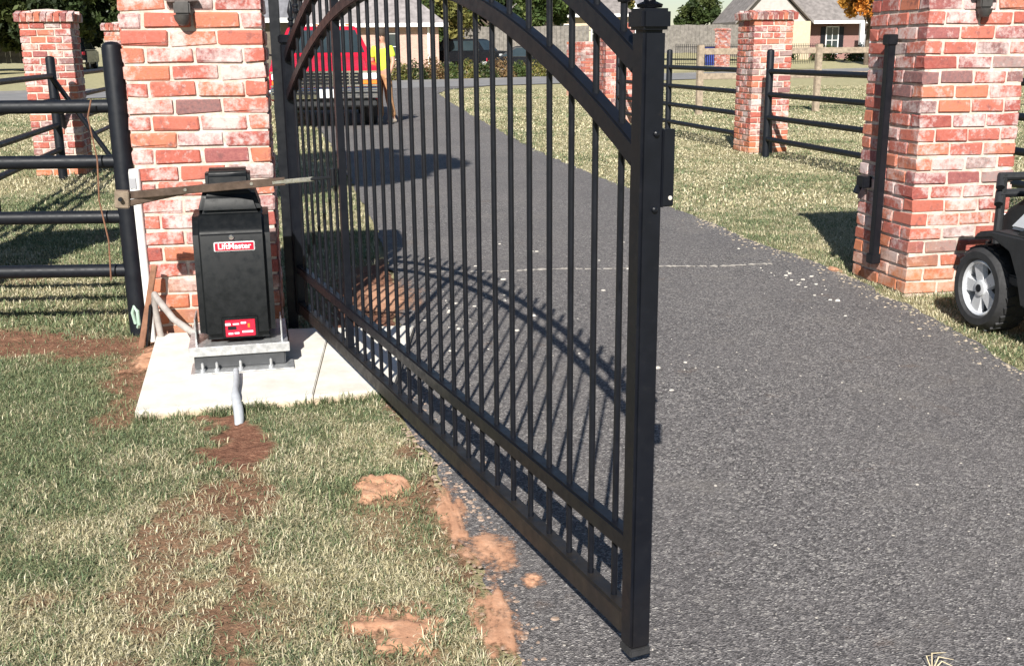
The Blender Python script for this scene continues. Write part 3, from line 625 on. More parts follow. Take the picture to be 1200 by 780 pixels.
# ------------------------------------------------------------------ golf cart (nose to the right pillar)
def wheel(parent, loc, r, w_, axis_rot, rim_r, mat_t, mat_r, spokes=5, name='wheel', outer=1):
    wr_ = bpy.data.objects.new(name, None); C.objects.link(wr_); wr_.parent = parent; wr_.location = loc; wr_.rotation_euler = axis_rot
    h = w_ / 2
    pr_ = [(rim_r, -h * .85), (rim_r + .01, -h), (r - .03, -h), (r - .008, -h * .75), (r, -h * .5), (r, h * .5), (r - .008, h * .75), (r - .03, h), (rim_r + .01, h), (rim_r, h * .85), (rim_r, -h * .85)]
    mb = MB(); n = 40; k = len(pr_); vs = []
    for q, (a, z) in enumerate(pr_):
        for j in range(n): t_ = 2 * math.pi * j / n; vs.append((a * math.cos(t_), a * math.sin(t_), z))
    mb.add(vs, [(i * n + j, i * n + (j + 1) % n, (i + 1) * n + (j + 1) % n, (i + 1) * n + j) for i in range(k - 1) for j in range(n)])
    nb = 26
    for j in range(nb):
        t_ = 2 * math.pi * j / nb; m_ = rotz(t_)
        for sgn in (-1, 1): mb.box(m_ @ Vector((r - .002, (.012 if sgn > 0 else -.008), sgn * h * .42)), (.010, r * .16, h * .62), m_ @ Matrix.Rotation(sgn * .35, 3, 'X'))
    mb.build('tyre', mat_t, wr_, smooth=40)
    rm = MB(); n = 32
    ringp = [(rim_r + .004, h * .80), (rim_r - .006, h * .86), (rim_r - .016, h * .78), (rim_r - .02, h * .2), (rim_r - .02, -h * .8), (rim_r, -h * .8)]
    vs = []
    for a, z in ringp:
        for j in range(n): t_ = 2 * math.pi * j / n; vs.append((a * math.cos(t_), a * math.sin(t_), z))
    rm.add(vs, [(i * n + j, i * n + (j + 1) % n, (i + 1) * n + (j + 1) % n, (i + 1) * n + j) for i in range(len(ringp) - 1) for j in range(n)])
    for j in range(spokes):
        t_ = 2 * math.pi * (j + .25) / spokes; m_ = rotz(t_); a0 = .02; a1 = rim_r - .012; b0 = rim_r * .20; b1 = rim_r * .30; zt = h * .72; zb_ = h * .45
        rm.add([m_ @ Vector(q) for q in [(a0, -b0, zb_), (a1, -b1, zb_), (a1, b1, zb_), (a0, b0, zb_), (a0, -b0 * .8, zt), (a1, -b1 * .85, zt * .98), (a1, b1 * .85, zt * .98), (a0, b0 * .8, zt)]],
               [(3, 2, 1, 0), (4, 5, 6, 7), (0, 1, 5, 4), (1, 2, 6, 5), (2, 3, 7, 6), (3, 0, 4, 7)])
    rm.lathe([(rim_r * .28, h * .4), (rim_r * .28, h * .80), (rim_r * .2, h * .84)], 20)
    rm.build('rim', mat_r, wr_, smooth=30)
    MB().lathe([(rim_r - .02, -h * .5), (rim_r - .02, -h * .3)], 24).build('brake_drum', MAT['black'], wr_)
    MB().lathe([(rim_r * .14, h * .8), (rim_r * .14, h * .88), (rim_r * .05, h * .9)], 14).build('hub_cap', MAT['black'], wr_)
    return wr_
# cart frame: local +y is forward, origin under the front left wheel
GCX, GCY = 2.425, 5.30; CA = R(11)
cart = thing('golf_cart', 'white and black golf cart parked against the right gate pillar, cut by the frame', 'golf cart', (GCX, GCY, 0), CA)
CW = .98
for x, y, sgn in ((0, 0, -1), (CW, 0, 1), (0, -1.65, -1), (CW, -1.65, 1)):
    wheel(cart, (x, y, .215), .215, .18, (0, R(90) * sgn, 0), .142, MAT['rubber'], MAT['alloy'])
MB().box((CW / 2, -.85, .30), (.72, 2.35, .10)).build('chassis', MAT['cartblack'], cart, bevel=.01)
for x0_, x1_ in ((-.105, .16), (CW - .16, CW + .105)):
    MB().prism([(.06, .455), (.02, .50), (-.10, .525), (-.52, .53), (-.56, .30), (-.60, .30), (-.58, .20), (-.36, .20), (-.31, .33), (-.24, .44), (-.10, .485), (.02, .462)], x0_, x1_, 'x').build('fender', MAT['cartblack'], cart, bevel=.012, seg=3)
cow = [(.26, .36), (.30, .44), (.24, .56), (.10, .64), (-.20, .66), (-.30, .70), (-.34, .40), (-.26, .36)]
MB().prism(cow, .17, CW - .17, 'x').build('front_cowl', MAT['cartblack'], cart, bevel=.03, seg=3)
sidec = [(-.10, .532), (-.20, .62), (-.34, .72), (-.62, .74), (-.62, .535)]
for x0_, x1_ in ((-.03, .20), (CW - .20, CW + .03)):
    MB().prism(sidec, x0_, x1_, 'x').build('cowl_side', MAT['cartwhite'], cart, bevel=.02, seg=3)
for zz in (.66, .745): MB().sweep([(.10, .16, zz - .05), (.12, .20, zz), (CW - .12, .20, zz), (CW - .10, .16, zz - .05)], .022, 10).build('brush_bar', MAT['cartblack'], cart)
for xx in (.14, CW - .14): MB().sweep([(xx, .20, .40), (xx, .20, .76)], .022, 10).build('brush_bar_upright', MAT['cartblack'], cart)
MB().box((CW / 2, .29, .36), (CW * .7, .06, .11)).build('front_bumper', MAT['cartblack'], cart, bevel=.02)
for x in (.12, CW - .12): MB().lathe([(.045, 0), (.045, .02), (.03, .035)], 16, Matrix.Rotation(R(-100), 3, 'X'), (x + .10, .27, .50)).build('headlight', MAT['lens'], cart)
MB().box((CW / 2, -.55, .30), (CW + .12, .75, .05)).build('floor', MAT['cartblack'], cart, bevel=.01)
for x in (-.055, CW + .055): MB().box((x, -.72, .30), (.06, .72, .12)).build('rocker_panel', MAT['cartblack'], cart, bevel=.015)
for x in (-.05, CW + .05): MB().box((x, -.33, .42), (.05, .12, .28), Matrix.Rotation(R(-18), 3, 'X')).build('side_trim', MAT['cartblack'], cart, bevel=.012)
MB().prism([(-1.95, .36), (-1.98, .66), (-1.1, .66), (-.98, .36)], -.04, CW + .04, 'x').build('rear_body', MAT['cartwhite'], cart, bevel=.03)
MB().box((CW / 2, -1.25, .70), (CW, .52, .12)).build('seat', MAT['vinyl'], cart, bevel=.03)
MB().box((CW / 2, -1.58, .95), (CW, .10, .36), Matrix.Rotation(R(10), 3, 'X')).build('backrest', MAT['vinyl'], cart, bevel=.03)
MB().box((CW / 2, -.30, .90), (CW * .8, .14, .12)).build('dashboard', MAT['cartblack'], cart, bevel=.02)
sw = MB().sweep([Vector((.24, -.55, 1.02)) + Matrix.Rotation(R(35), 3, 'X') @ Vector((.17 * math.cos(t_), .17 * math.sin(t_), 0)) for t_ in np.linspace(0, 2 * math.pi, 25)], .013, 8).build('steering_wheel', MAT['cartblack'], cart)
MB().sweep([(.24, -.28, .82), (.24, -.55, 1.02)], .02, 10).build('steering_column', MAT['cartblack'], cart)
MB().box((.10, -.33, .98), (.12, .02, .15)).build('side_mirror', MAT['cartblack'], cart, bevel=.01)
MB().sweep([(.17, -.33, .70), (.11, -.33, .95)], .012, 8).build('mirror_stalk', MAT['cartblack'], cart)

# ------------------------------------------------------------------ red pickup
TA = R(9.5)
tk = thing('pickup_truck', 'red pickup truck with chrome grille parked nose on behind the gate', 'truck', (-3.40, 20.3, 0), TA)
RP_ = MAT['redpaint']
lower = [(.06, .50), (.02, .62), (.02, .98), (.10, 1.05), (1.30, 1.20), (1.30, 1.24), (5.6, 1.27), (5.65, .62), (5.5, .50)]
MB().prism(lower, -1.0, 1.0, 'x').build('body', RP_, tk, bevel=.04, seg=3)
MB().prism([(.12, 1.03), (.30, 1.10), (1.42, 1.30), (1.42, 1.15), (.12, 1.0)], -.78, .78, 'x').build('hood', RP_, tk, bevel=.03, seg=3)
cabp = [(1.28, 1.20), (1.42, 1.32), (2.0, 1.80), (2.12, 1.86), (3.1, 1.87), (3.24, 1.80), (3.38, 1.20)]
sc = lambda z: .93 - max(0, (z - 1.25)) * .42
MB().prism(cabp, 0, 0, 'x', lambda u, v: -sc(v), lambda u, v: sc(v)).build('cab', RP_, tk, bevel=.03, seg=3)
def wq(p0, p1): return p0 + (p1 - p0)
wd = MB(); n_ = Vector((0, -.64, .77)) * .012
wv = [Vector((-.80, 1.455, 1.345)), Vector((.80, 1.455, 1.345)), Vector((.645, 1.985, 1.775)), Vector((-.645, 1.985, 1.775))]
wd.add([v + n_ for v in wv] + [v - n_ for v in wv], [(0, 1, 2, 3), (7, 6, 5, 4), (0, 1, 5, 4), (1, 2, 6, 5), (2, 3, 7, 6), (3, 0, 4, 7)]).build('windshield', MAT['glass'], tk, smooth=0)
for sg in (-1, 1):
    MB().prism([(1.75, 1.36), (2.2, 1.74), (3.0, 1.75), (3.1, 1.36)], 0, 0, 'x', lambda u, v: sg * (sc(v) + .004), lambda u, v: sg * (sc(v) - .02)).build('side_window', MAT['glass'], tk, smooth=0)
MB().box((0, -.005, .885), (1.42, .05, .235)).build('grille_backing', MAT['black'], tk)
gf = MB().box((0, -.03, 1.01), (1.96, .05, .035)).box((0, -.03, .765), (1.96, .05, .035)).build('grille_frame', MAT['chrome'], tk, bevel=.006)
for z in (.83, .89, .95): MB().box((0, -.035, z), (1.20, .03, .016)).build('grille_bar', MAT['chrome'], gf)
for x in (-.45, -.15, .15, .45): MB().box((x, -.035, .888), (.022, .03, .21)).build('grille_bar', MAT['chrome'], gf)
for sg in (-1, 1):
    MB().box((sg * .79, -.03, .93), (.33, .05, .115)).build('headlight', MAT['lens'], tk, bevel=.012)
    MB().box((sg * .79, -.03, .825), (.33, .05, .075)).build('turn_signal', MAT['amber'], tk, bevel=.01)
    MB().box((sg * .64, -.032, .885), (.025, .055, .22)).build('lamp_surround', MAT['chrome'], tk)
bmp = [(-.20, .54), (-.23, .58), (-.23, .70), (-.20, .735), (.0, .735), (.0, .54)]
MB().prism(bmp, -1.0, 1.0, 'x').build('front_bumper', MAT['chrome'], tk, bevel=.02)
MB().box((0, -.238, .64), (1.9, .02, .035)).build('bumper_strip', MAT['black'], tk)
MB().box((0, -.245, .635), (.31, .01, .15)).build('license_plate', MAT['whitepaint'], tk)
MB().box((0, .0, .46), (1.86, .25, .14)).build('valance', MAT['cartblack'], tk, bevel=.02)
MB().box((0, 2.9, .42), (1.0, 5.2, .22)).box((0, .75, .36), (1.5, .16, .14)).build('chassis', MAT['black'], tk)
for x, y, sg in ((-.84, .85, -1), (.84, .85, 1), (-.84, 4.4, -1), (.84, 4.4, 1)):
    wheel(tk, (x, y, .38), .38, .25, (0, R(90) * sg, 0), .215, MAT['rubber'], MAT['alloy'], 6)
for sg in (-1, 1):
    mr = MB().box((sg * 1.13, 1.72, 1.36), (.16, .09, .20)).build('side_mirror', MAT['cartblack'], tk, bevel=.02)
    MB().sweep([(sg * .9, 1.78, 1.28), (sg * 1.1, 1.72, 1.33)], .018, 8).build('mirror_arm', MAT['black'], mr)
    MB().box((sg * 1.002, 3.4, .87), (.012, 3.0, .05)).build('side_trim', MAT['black'], tk)
for x in (-.5, -.12, 0, .12, .5): MB().box((x, 2.10, 1.885), (.09, .06, .03)).build('roof_light', MAT['amber'], tk, bevel=.008)

# ------------------------------------------------------------------ worker beside the truck
def skin_body(name, verts, edges, radii, mat, parent, sub=2):
    me = bpy.data.meshes.new(name); me.from_pydata(verts, edges, []); o = link(name, me, parent)
    mo = o.modifiers.new('skin', 'SKIN'); sv = me.skin_vertices[0].data
    for i, r_ in enumerate(radii): sv[i].radius = (r_, r_) if not hasattr(r_, '__len__') else r_
    sv[0].use_root = True; mo.use_smooth_shade = True
    s2 = o.modifiers.new('sub', 'SUBSURF'); s2.levels = sub; s2.render_levels = sub
    dg = bpy.context.evaluated_depsgraph_get(); m2 = bpy.data.meshes.new_from_object(o.evaluated_get(dg))
    m2.materials.clear(); m2.materials.append(mat); m2.polygons.foreach_set('use_smooth', [True] * len(m2.polygons)); bpy.data.objects.remove(o)
    return link(name, m2, parent)
ps = thing('person', 'worker in yellow high visibility shirt and tan trousers beside the red truck', 'person', (-2.47, 21.6, 0), R(-25))
bv = [(0, 0, .95), (0, 0, 1.12), (0, 0, 1.32), (0, 0, 1.44), (0, -.01, 1.52), (0, -.025, 1.60), (0, -.02, 1.70),
      (.17, 0, 1.42), (.25, -.02, 1.18), (.24, -.14, .98), (.23, -.18, .92), (-.17, 0, 1.42), (-.26, .02, 1.18), (-.22, -.14, 1.0), (-.20, -.18, .95),
      (.09, 0, .90), (.12, -.02, .50), (.18, .03, .10), (.20, -.10, .04), (-.09, 0, .90), (-.10, -.03, .50), (-.10, .02, .10), (-.11, -.11, .04)]
be = [(0, 1), (1, 2), (2, 3), (3, 4), (4, 5), (5, 6), (3, 7), (7, 8), (8, 9), (9, 10), (3, 11), (11, 12), (12, 13), (13, 14), (0, 15), (15, 16), (16, 17), (17, 18), (0, 19), (19, 20), (20, 21), (21, 22)]
br_ = [(.15, .11), (.14, .10), (.165, .115), (.12, .09), .055, (.075, .09), (.07, .085), .06, .045, .036, (.04, .02), .06, .045, .036, (.04, .02), .085, .062, .042, (.04, .03), .085, .062, .042, (.04, .03)]
skin_body('body', bv, be, br_, MAT['skin'], ps)
skin_body('shirt', [bv[0], bv[1], bv[2], (0, 0, 1.45), bv[7], (.24, -.01, 1.24), bv[11], (-.25, .01, 1.24)], [(0, 1), (1, 2), (2, 3), (3, 4), (4, 5), (3, 6), (6, 7)], [(.165, .125), (.16, .12), (.185, .13), (.11, .095), .08, .066, .08, .066], MAT['hivis'], ps)
skin_body('trousers', [(0, 0, .98), (0, 0, .90), bv[15], bv[16], bv[17], bv[19], bv[20], bv[21]], [(0, 1), (1, 2), (2, 3), (3, 4), (1, 5), (5, 6), (6, 7)], [(.168, .126), (.17, .13), .105, .082, .068, .105, .082, .068], MAT['tan'], ps)
for f_ in (18, 22):
    p = Vector(bv[f_]); MB().box(p + Vector((0, .03, .012)), (.095, .28, .10)).build('boot', MAT['boot'], ps, bevel=.03, seg=3)
MB().lathe([(.085, 1.66), (.098, 1.70), (.092, 1.75), (.06, 1.79), (.01, 1.80)], 18, None, (0, -.015, 0)).build('hair', MAT['hair'], ps)
for x in (-.032, .032): MB().lathe([(.002, -.011), (.011, 0), (.002, .011)], 10, None, (x, -.112, 1.655)).build('eye', MAT['black'], ps)
MB().box((0, -.122, 1.625), (.026, .035, .05)).build('nose', MAT['skin'], ps, bevel=.01)
MB().box((0, -.110, 1.582), (.05, .012, .012)).build('mouth', MAT['redplate'], ps, bevel=.003)
for hx in ((.23, -.19, .92), (-.20, -.19, .95)):
    for k in range(4): MB().sweep([Vector(hx) + Vector((-.027 + k * .018, -.03, -.01)), Vector(hx) + Vector((-.027 + k * .018, -.055, -.05)), Vector(hx) + Vector((-.027 + k * .018, -.04, -.085 + abs(k - 1.5) * .008))], [.0095, .009, .007], 8).build('finger', MAT['skin'], ps)
    MB().sweep([Vector(hx) + Vector((.03, -.01, 0)), Vector(hx) + Vector((.05, -.04, -.03)), Vector(hx) + Vector((.04, -.06, -.05))], [.011, .010, .008], 8).build('thumb', MAT['skin'], ps)

# ------------------------------------------------------------------ far vehicles
def car(label, cx, cy, rz, z, kind='suv', mat=None, L=4.7, Wd=1.85, Hh=1.75):
    mat = mat or MAT['darkpaint']; t = thing('parked_car', label, 'car', (cx, cy, z), rz, 'dark cars parked across the road')
    a = L / 2; hb = Hh * .57
    if kind == 'suv': low = [(-a, .35), (-a, hb), (-a * .52, hb + .06), (a * .97, hb + .04), (a, .35)]; cab = [(-a * .55, hb), (-a * .28, Hh - .05), (-a * .15, Hh), (a * .80, Hh), (a * .95, hb)]
    else: low = [(-a, .30), (-a, hb * .82), (-a * .5, hb), (a * .6, hb + .02), (a, hb * .92), (a, .30)]; cab = [(-a * .52, hb - .02), (-a * .2, Hh - .04), (0, Hh), (a * .35, Hh - .03), (a * .72, hb)]
    MB().prism(low, -Wd / 2, Wd / 2, 'x').build('body', mat, t, bevel=.08, seg=3)
    f = lambda v: Wd / 2 * (.95 - .28 * (v - hb) / (Hh - hb))
    MB().prism(cab, 0, 0, 'x', lambda u, v: -f(v), lambda u, v: f(v)).build('cabin', mat, t, bevel=.05, seg=3)
    cz = (hb + Hh) / 2
    for sg in (-1, 1):
        pr = [(cab[0][0] + .35, hb + .06), (cab[1][0] + .2, Hh - .12), (cab[-2][0] - .12, Hh - .12), (cab[-1][0] - .2, hb + .06)]
        MB().prism(pr, 0, 0, 'x', lambda u, v: sg * (f(v) + .006), lambda u, v: sg * (f(v) - .03)).build('side_window', MAT['glass'], t, smooth=0)
    for (u0_, v0_), (u1_, v1_), nm in ((cab[0], cab[1], 'windshield'), (cab[-1], cab[-2], 'rear_window')):
        q0 = Vector((0, u0_, v0_)).lerp(Vector((0, u1_, v1_)), .12); q1 = Vector((0, u0_, v0_)).lerp(Vector((0, u1_, v1_)), .92); nn = Vector((0, -(v1_ - v0_), (u1_ - u0_))).normalized() * (.012 if u1_ > u0_ else -.012)
        w0, w1 = f(q0.z) * .9, f(q1.z) * .9
        vs = [Vector((-w0, q0.y, q0.z)), Vector((w0, q0.y, q0.z)), Vector((w1, q1.y, q1.z)), Vector((-w1, q1.y, q1.z))]
        MB().add([v + nn for v in vs] + [v - nn * 2 for v in vs], [(0, 1, 2, 3), (7, 6, 5, 4), (0, 1, 5, 4), (1, 2, 6, 5), (2, 3, 7, 6), (3, 0, 4, 7)]).build(nm, MAT['glass'], t, smooth=0)
    for sg in (-1, 1):
        MB().box((sg * (Wd / 2 - .22), -a - .0, hb * .80), (.30, .05, .13)).build('headlight', MAT['lens'], t, bevel=.015)
        MB().box((sg * (Wd / 2 - .16), a + .0, hb * .85), (.18, .05, .2)).build('tail_light', MAT['redplate'], t, bevel=.015)
    MB().box((0, -a - .01, .50), (Wd * .9, .08, .12)).box((0, a + .01, .50), (Wd * .9, .08, .12)).build('bumper', MAT['chrome'] if kind == 'suv' else mat, t, bevel=.02)
    MB().box((0, a + .05, hb * .7), (.5, .01, .14)).build('license_plate', MAT['whitepaint'], t)
    for x, y, sg in ((-1, -.58, -1), (1, -.58, 1), (-1, .60, -1), (1, .60, 1)):
        wheel(t, (x * (Wd / 2 - .12), y * a, .35), .35, .22, (0, R(90) * sg, 0), .21, MAT['rubber'], MAT['alloy'], 5)
    return t
car('dark SUV parked under the tree left of the near fence post', -25.9, 66.5, R(192), float(terr(-25.9, 66.5)), 'suv', Hh=1.95)
car('black SUV parked in front of the trees, seen through the middle gate bars', -2.2, 68, R(60), float(terr(-2.2, 68)), 'suv')
car('dark sedan parked right of the black SUV, seen under the lower arch', 1.2, 62, R(80), float(terr(1.2, 62)), 'sedan', Hh=1.45)

# ------------------------------------------------------------------ houses
def window(parent, x, z, w_, h_, y, fw=.07, name='window', shutters=False):
    f = MB()
    for xx, zz, a, b in ((x, z + h_ / 2, w_ + fw, fw), (x, z - h_ / 2, w_ + fw, fw), (x - w_ / 2, z, fw, h_), (x + w_ / 2, z, fw, h_), (x, z, .04, h_), (x, z, w_, .04)):
        f.box((xx, y - .04, zz), (a, .08, b))
    fo = f.build(name, MAT['trim'], parent, smooth=0)
    MB().box((x, y - .01, z), (w_, .02, h_)).build('pane', MAT['glass'], fo, smooth=0)
    if shutters:
        for sg in (-1, 1): MB().box((x + sg * (w_ / 2 + .25), y - .03, z), (.36, .05, h_)).build('shutter', MAT['black'], parent, smooth=0)
def hip_roof(mb, x0, x1, y0, y1, z, h, over=.5, hip=True):
    x0 -= over; x1 += over; y0 -= over; y1 += over; d = (y1 - y0) / 2; k = d if hip else 0
    ym = (y0 + y1) / 2
    mb.add([(x0, y0, z), (x1, y0, z), (x1, y1, z), (x0, y1, z), (x0 + k, ym, z + h), (x1 - k, ym, z + h)], [(0, 1, 5, 4), (1, 2, 5), (2, 3, 4, 5), (3, 0, 4), (3, 2, 1, 0)])
def fascia(root, x0, x1, y0, y1, z, over=.5):
    mb = MB(); x0 -= over; x1 += over; y0 -= over; y1 += over
    mb.bar((x0, y0 - .04, z - .08), (x1, y0 - .04, z - .08), .1, .22); mb.bar((x1 + .04, y0, z - .08), (x1 + .04, y1, z - .08), .1, .22); mb.bar((x0 - .04, y0, z - .08), (x0 - .04, y1, z - .08), .1, .22)
    mb.build('gutter', MAT['trim'], root, smooth=0)
hz = float(terr(-10, 64))
h1 = thing('brick_house', 'pale pink brick house with grey hip roof behind the red truck', 'house', (-10.4, 66, hz), R(4))
MB().box((-1.5, 4, 1.3), (15.4, 8, 2.7)).build('wall', MAT['hbrick'], h1, smooth=0)
mb = MB(); hip_roof(mb, -9.2, 6.2, 0, 8, 2.65, 3.6); mb.build('roof', MAT['roof'], h1, smooth=0); fascia(h1, -9.2, 6.2, 0, 8, 2.65)
for x in (-4.5, -.5, 3.2): window(h1, x, 1.35, 1.0, 1.5, -.0)
MB().box((5.6, -.05, 1.25), (.12, .12, 2.5)).build('downspout', MAT['trim'], h1, smooth=0)
g1 = thing('garage_wing', 'low dark fronted garage with textured grey roof just right of the left gate pillar', 'garage', (-13.6, 56.5, float(terr(-13.6, 57)) - .1), R(4))
MB().box((-1.5, 3, 1.45), (7, 6, 2.9)).build('wall', simple('brown_wall', (.12, .10, .08), .9), g1, smooth=0)
mb = MB(); hip_roof(mb, -5, 2, 0, 6, 2.9, 2.6, .5, False); mb.build('roof', MAT['roof2'], g1, smooth=0); fascia(g1, -5, 2, 0, 6, 2.9)
MB().box((-2.0, -.03, 1.1), (4.4, .08, 2.1)).build('garage_door', simple('garage_door_brown', (.16, .13, .10), .8), g1, smooth=0)
# right house
rz_ = float(terr(22, 82))
h2 = thing('stucco_house', 'tan gabled house with grey roof behind the right fence pillar', 'house', (21.0, 84, rz_), R(4))
MB().box((.2, 4, 1.4), (3.0, 8, 2.9)).build('tan_wall', MAT['stucco'], h2, smooth=0)
MB().box((7.2, 5.2, 1.4), (11, 7, 2.9)).build('brick_wall', MAT['hbrick2'], h2, smooth=0)
MB().box((-2.4, 4.2, 1.4), (2.4, 7, 2.9)).build('grey_wall', MAT['siding'], h2, smooth=0)
MB().prism([(-3.7, 2.85), (1.6, 2.85), (-1.3, 5.6)], .4, 6, 'y').build('gable', MAT['siding'], h2, smooth=0)
mb = MB(); hip_roof(mb, -1, 12.7, 1.2, 9, 2.85, 3.9, .6); mb.build('roof', MAT['roof3'], h2, smooth=0)
MB().add([(-4.1, -.1, 2.65), (-1.25, -.1, 5.75), (-1.25, 7, 5.75), (-4.1, 7, 2.65), (-4.1, -.1, 2.85), (-1.25, -.1, 5.98), (-1.25, 7, 5.98), (-4.1, 7, 2.85)], [(0, 1, 2, 3), (7, 6, 5, 4), (0, 1, 5, 4), (2, 3, 7, 6), (0, 4, 7, 3)]).add([(1.9, -.1, 2.65), (-1.25, -.1, 5.75), (-1.25, 7, 5.75), (1.9, 7, 2.65), (1.9, -.1, 2.85), (-1.25, -.1, 5.98), (-1.25, 7, 5.98), (1.9, 7, 2.85)], [(0, 1, 2, 3), (7, 6, 5, 4), (0, 1, 5, 4), (2, 3, 7, 6), (0, 4, 7, 3)]).build('gable_roof', MAT['roof3'], h2, smooth=0)
fascia(h2, -1, 12.7, 1.2, 9, 2.85, .6)
window(h2, -.6, 1.7, .8, 1.9, -.02); window(h2, -2.9, 1.6, .7, 1.5, .68)
window(h2, 4.0, 1.45, .95, 2.0, 1.68, shutters=True); window(h2, 9.5, 1.45, .95, 2.0, 1.68, shutters=True)
MB().box((7.0, 1.64, 1.1), (1.0, .08, 2.1)).build('door', MAT['grey'], h2, smooth=0)
for x in (5.6, 8.4): MB().box((x, -.2, 1.35), (.3, .3, 2.7)).build('porch_post', MAT['trim'], h2, smooth=0)
h3 = thing('grey_roof_house', 'far house with steep grey roof and white trim behind the gate end post', 'house', (8.6, 100, 1.0), R(3))
MB().box((0, 4, 1.5), (9.5, 8, 3.0)).build('wall', MAT['hbrick'], h3, smooth=0)
MB().prism([(-.9, 3.0), (3.6, 3.0), (1.35, 5.4)], -.8, 4, 'y').build('gable', MAT['trim'], h3, smooth=0)
mb = MB(); hip_roof(mb, -4.8, 4.8, 0, 8, 3.0, 4.2); mb.build('roof', MAT['roof2'], h3, smooth=0); fascia(h3, -4.8, 4.8, 0, 8, 3.0)
for x in (-3.4, -.8, 2.2): window(h3, x, 1.6, 1.0, 1.5, -.02)
h4 = thing('beige_house', 'pale beige house with grey brown roof behind the broad brick pier', 'house', (3.3, 84, 1.0), R(3))
MB().box((1.2, 4, 1.4), (9, 8, 2.8)).build('wall', MAT['stucco'], h4, smooth=0)
mb = MB(); hip_roof(mb, -3.3, 5.7, 0, 8, 2.8, 3.8); mb.build('roof', MAT['roof3'], h4, smooth=0); fascia(h4, -3.3, 5.7, 0, 8, 2.8)
for x in (-2, .8, 3.4): window(h4, x, 1.4, 1.0, 1.4, -.02)

# privacy fences and the iron fence with brick piers
def privacy(label, a, b, h, z, pw=.14, mat='greywood'):
    a = Vector(a); b = Vector(b); L = (b - a).length; d = (b - a).normalized(); t = thing('board_fence', label, 'fence', (a.x, a.y, z), math.atan2(d.y, d.x), 'grey board fences')
    n = int(L / pw); me = MB().box((0, 0, h / 2), (pw - .012, .02, h)).mesh('board', MAT[mat], 0)
    for i in range(n): link('board', me, t, (i * pw + pw / 2, random.uniform(-.008, .008), random.uniform(-.03, .03)))
    for zz in (.3, h - .3): MB().bar((0, .05, zz), (L, .05, zz), .04, .09).build('rail', MAT[mat], t, smooth=0)
privacy('grey board fence at far left behind the brick pier', (-33, 66), (-27.6, 66), 1.8, .8, .28)
privacy('grey board fence between the gate post and the tan house', (10.6, 78), (17.3, 79), 1.9, 1.0, .28)
privacy('grey board fence behind the parked dark sedan', (-3.2, 76), (5.6, 76.5), 2.0, .85, .28)
def iron(label, a, b, z, piers):
    a = Vector(a); b = Vector(b); L = (b - a).length; d = (b - a).normalized(); t = thing('iron_fence', label, 'fence', (a.x, a.y, z), math.atan2(d.y, d.x))
    me = MB().box((0, 0, .6), (.02, .02, 1.2)).mesh('picket', MAT['black'], 0); n = int(L / .16)
    for i in range(n): link('picket', me, t, (i * .16, 0, 0))
    for zz in (.15, 1.05): MB().bar((0, 0, zz), (L, 0, zz), .03, .03).build('rail', MAT['black'], t, smooth=0)
iron('thin black iron fence across the road on the right', (9.2, 61.5), (19.5, 68.7), .35, ())
pillar('brick pier in the iron fence across the road', 12.1, 63.2, RA, W=.62, courses=25, singles=False, group='far piers', z=.30)
bn = thing('blue_bin', 'small dark blue bin beside the far brick pier', 'bin', (11.55, 63.9, .35), 0)
MB().prism([(-.3, 0), (.3, 0), (.36, 1.0), (-.36, 1.0)], -.3, .3, 'y').build('tub', MAT['blue'], bn, bevel=.03); MB().box((0, 0, 1.03), (.76, .66, .07)).build('lid', MAT['blue'], bn, bevel=.02)

# ------------------------------------------------------------------ trees, shrubs
def leaf_mesh(name, pts, size, cols, mat, flat=.5):
    n = len(pts); pts = np.asarray(pts); a = rng.normal(size=(n, 3)); a /= np.linalg.norm(a, axis=1)[:, None]
    b = rng.normal(size=(n, 3)); b -= (b * a).sum(1)[:, None] * a; b /= np.linalg.norm(b, axis=1)[:, None]
    s = (size * rng.uniform(.6, 1.3, n))[:, None]
    v = np.stack([pts - a * s, pts + b * s * .45, pts + a * s, pts - b * s * .45], 1).reshape(-1, 3)
    me = bpy.data.meshes.new(name); me.vertices.add(4 * n); me.vertices.foreach_set('co', v.reshape(-1))
    me.loops.add(4 * n); me.loops.foreach_set('vertex_index', np.arange(4 * n)); me.polygons.add(n)
    me.polygons.foreach_set('loop_start', np.arange(n) * 4)
    at = me.attributes.new('Col', 'FLOAT_COLOR', 'POINT'); c4 = np.concatenate([np.repeat(cols, 4, 0), np.ones((4 * n, 1))], 1)
    at.data.foreach_set('color', c4.reshape(-1).astype(np.float32)); me.materials.append(mat); me.update(calc_edges=True); me.validate(); return me
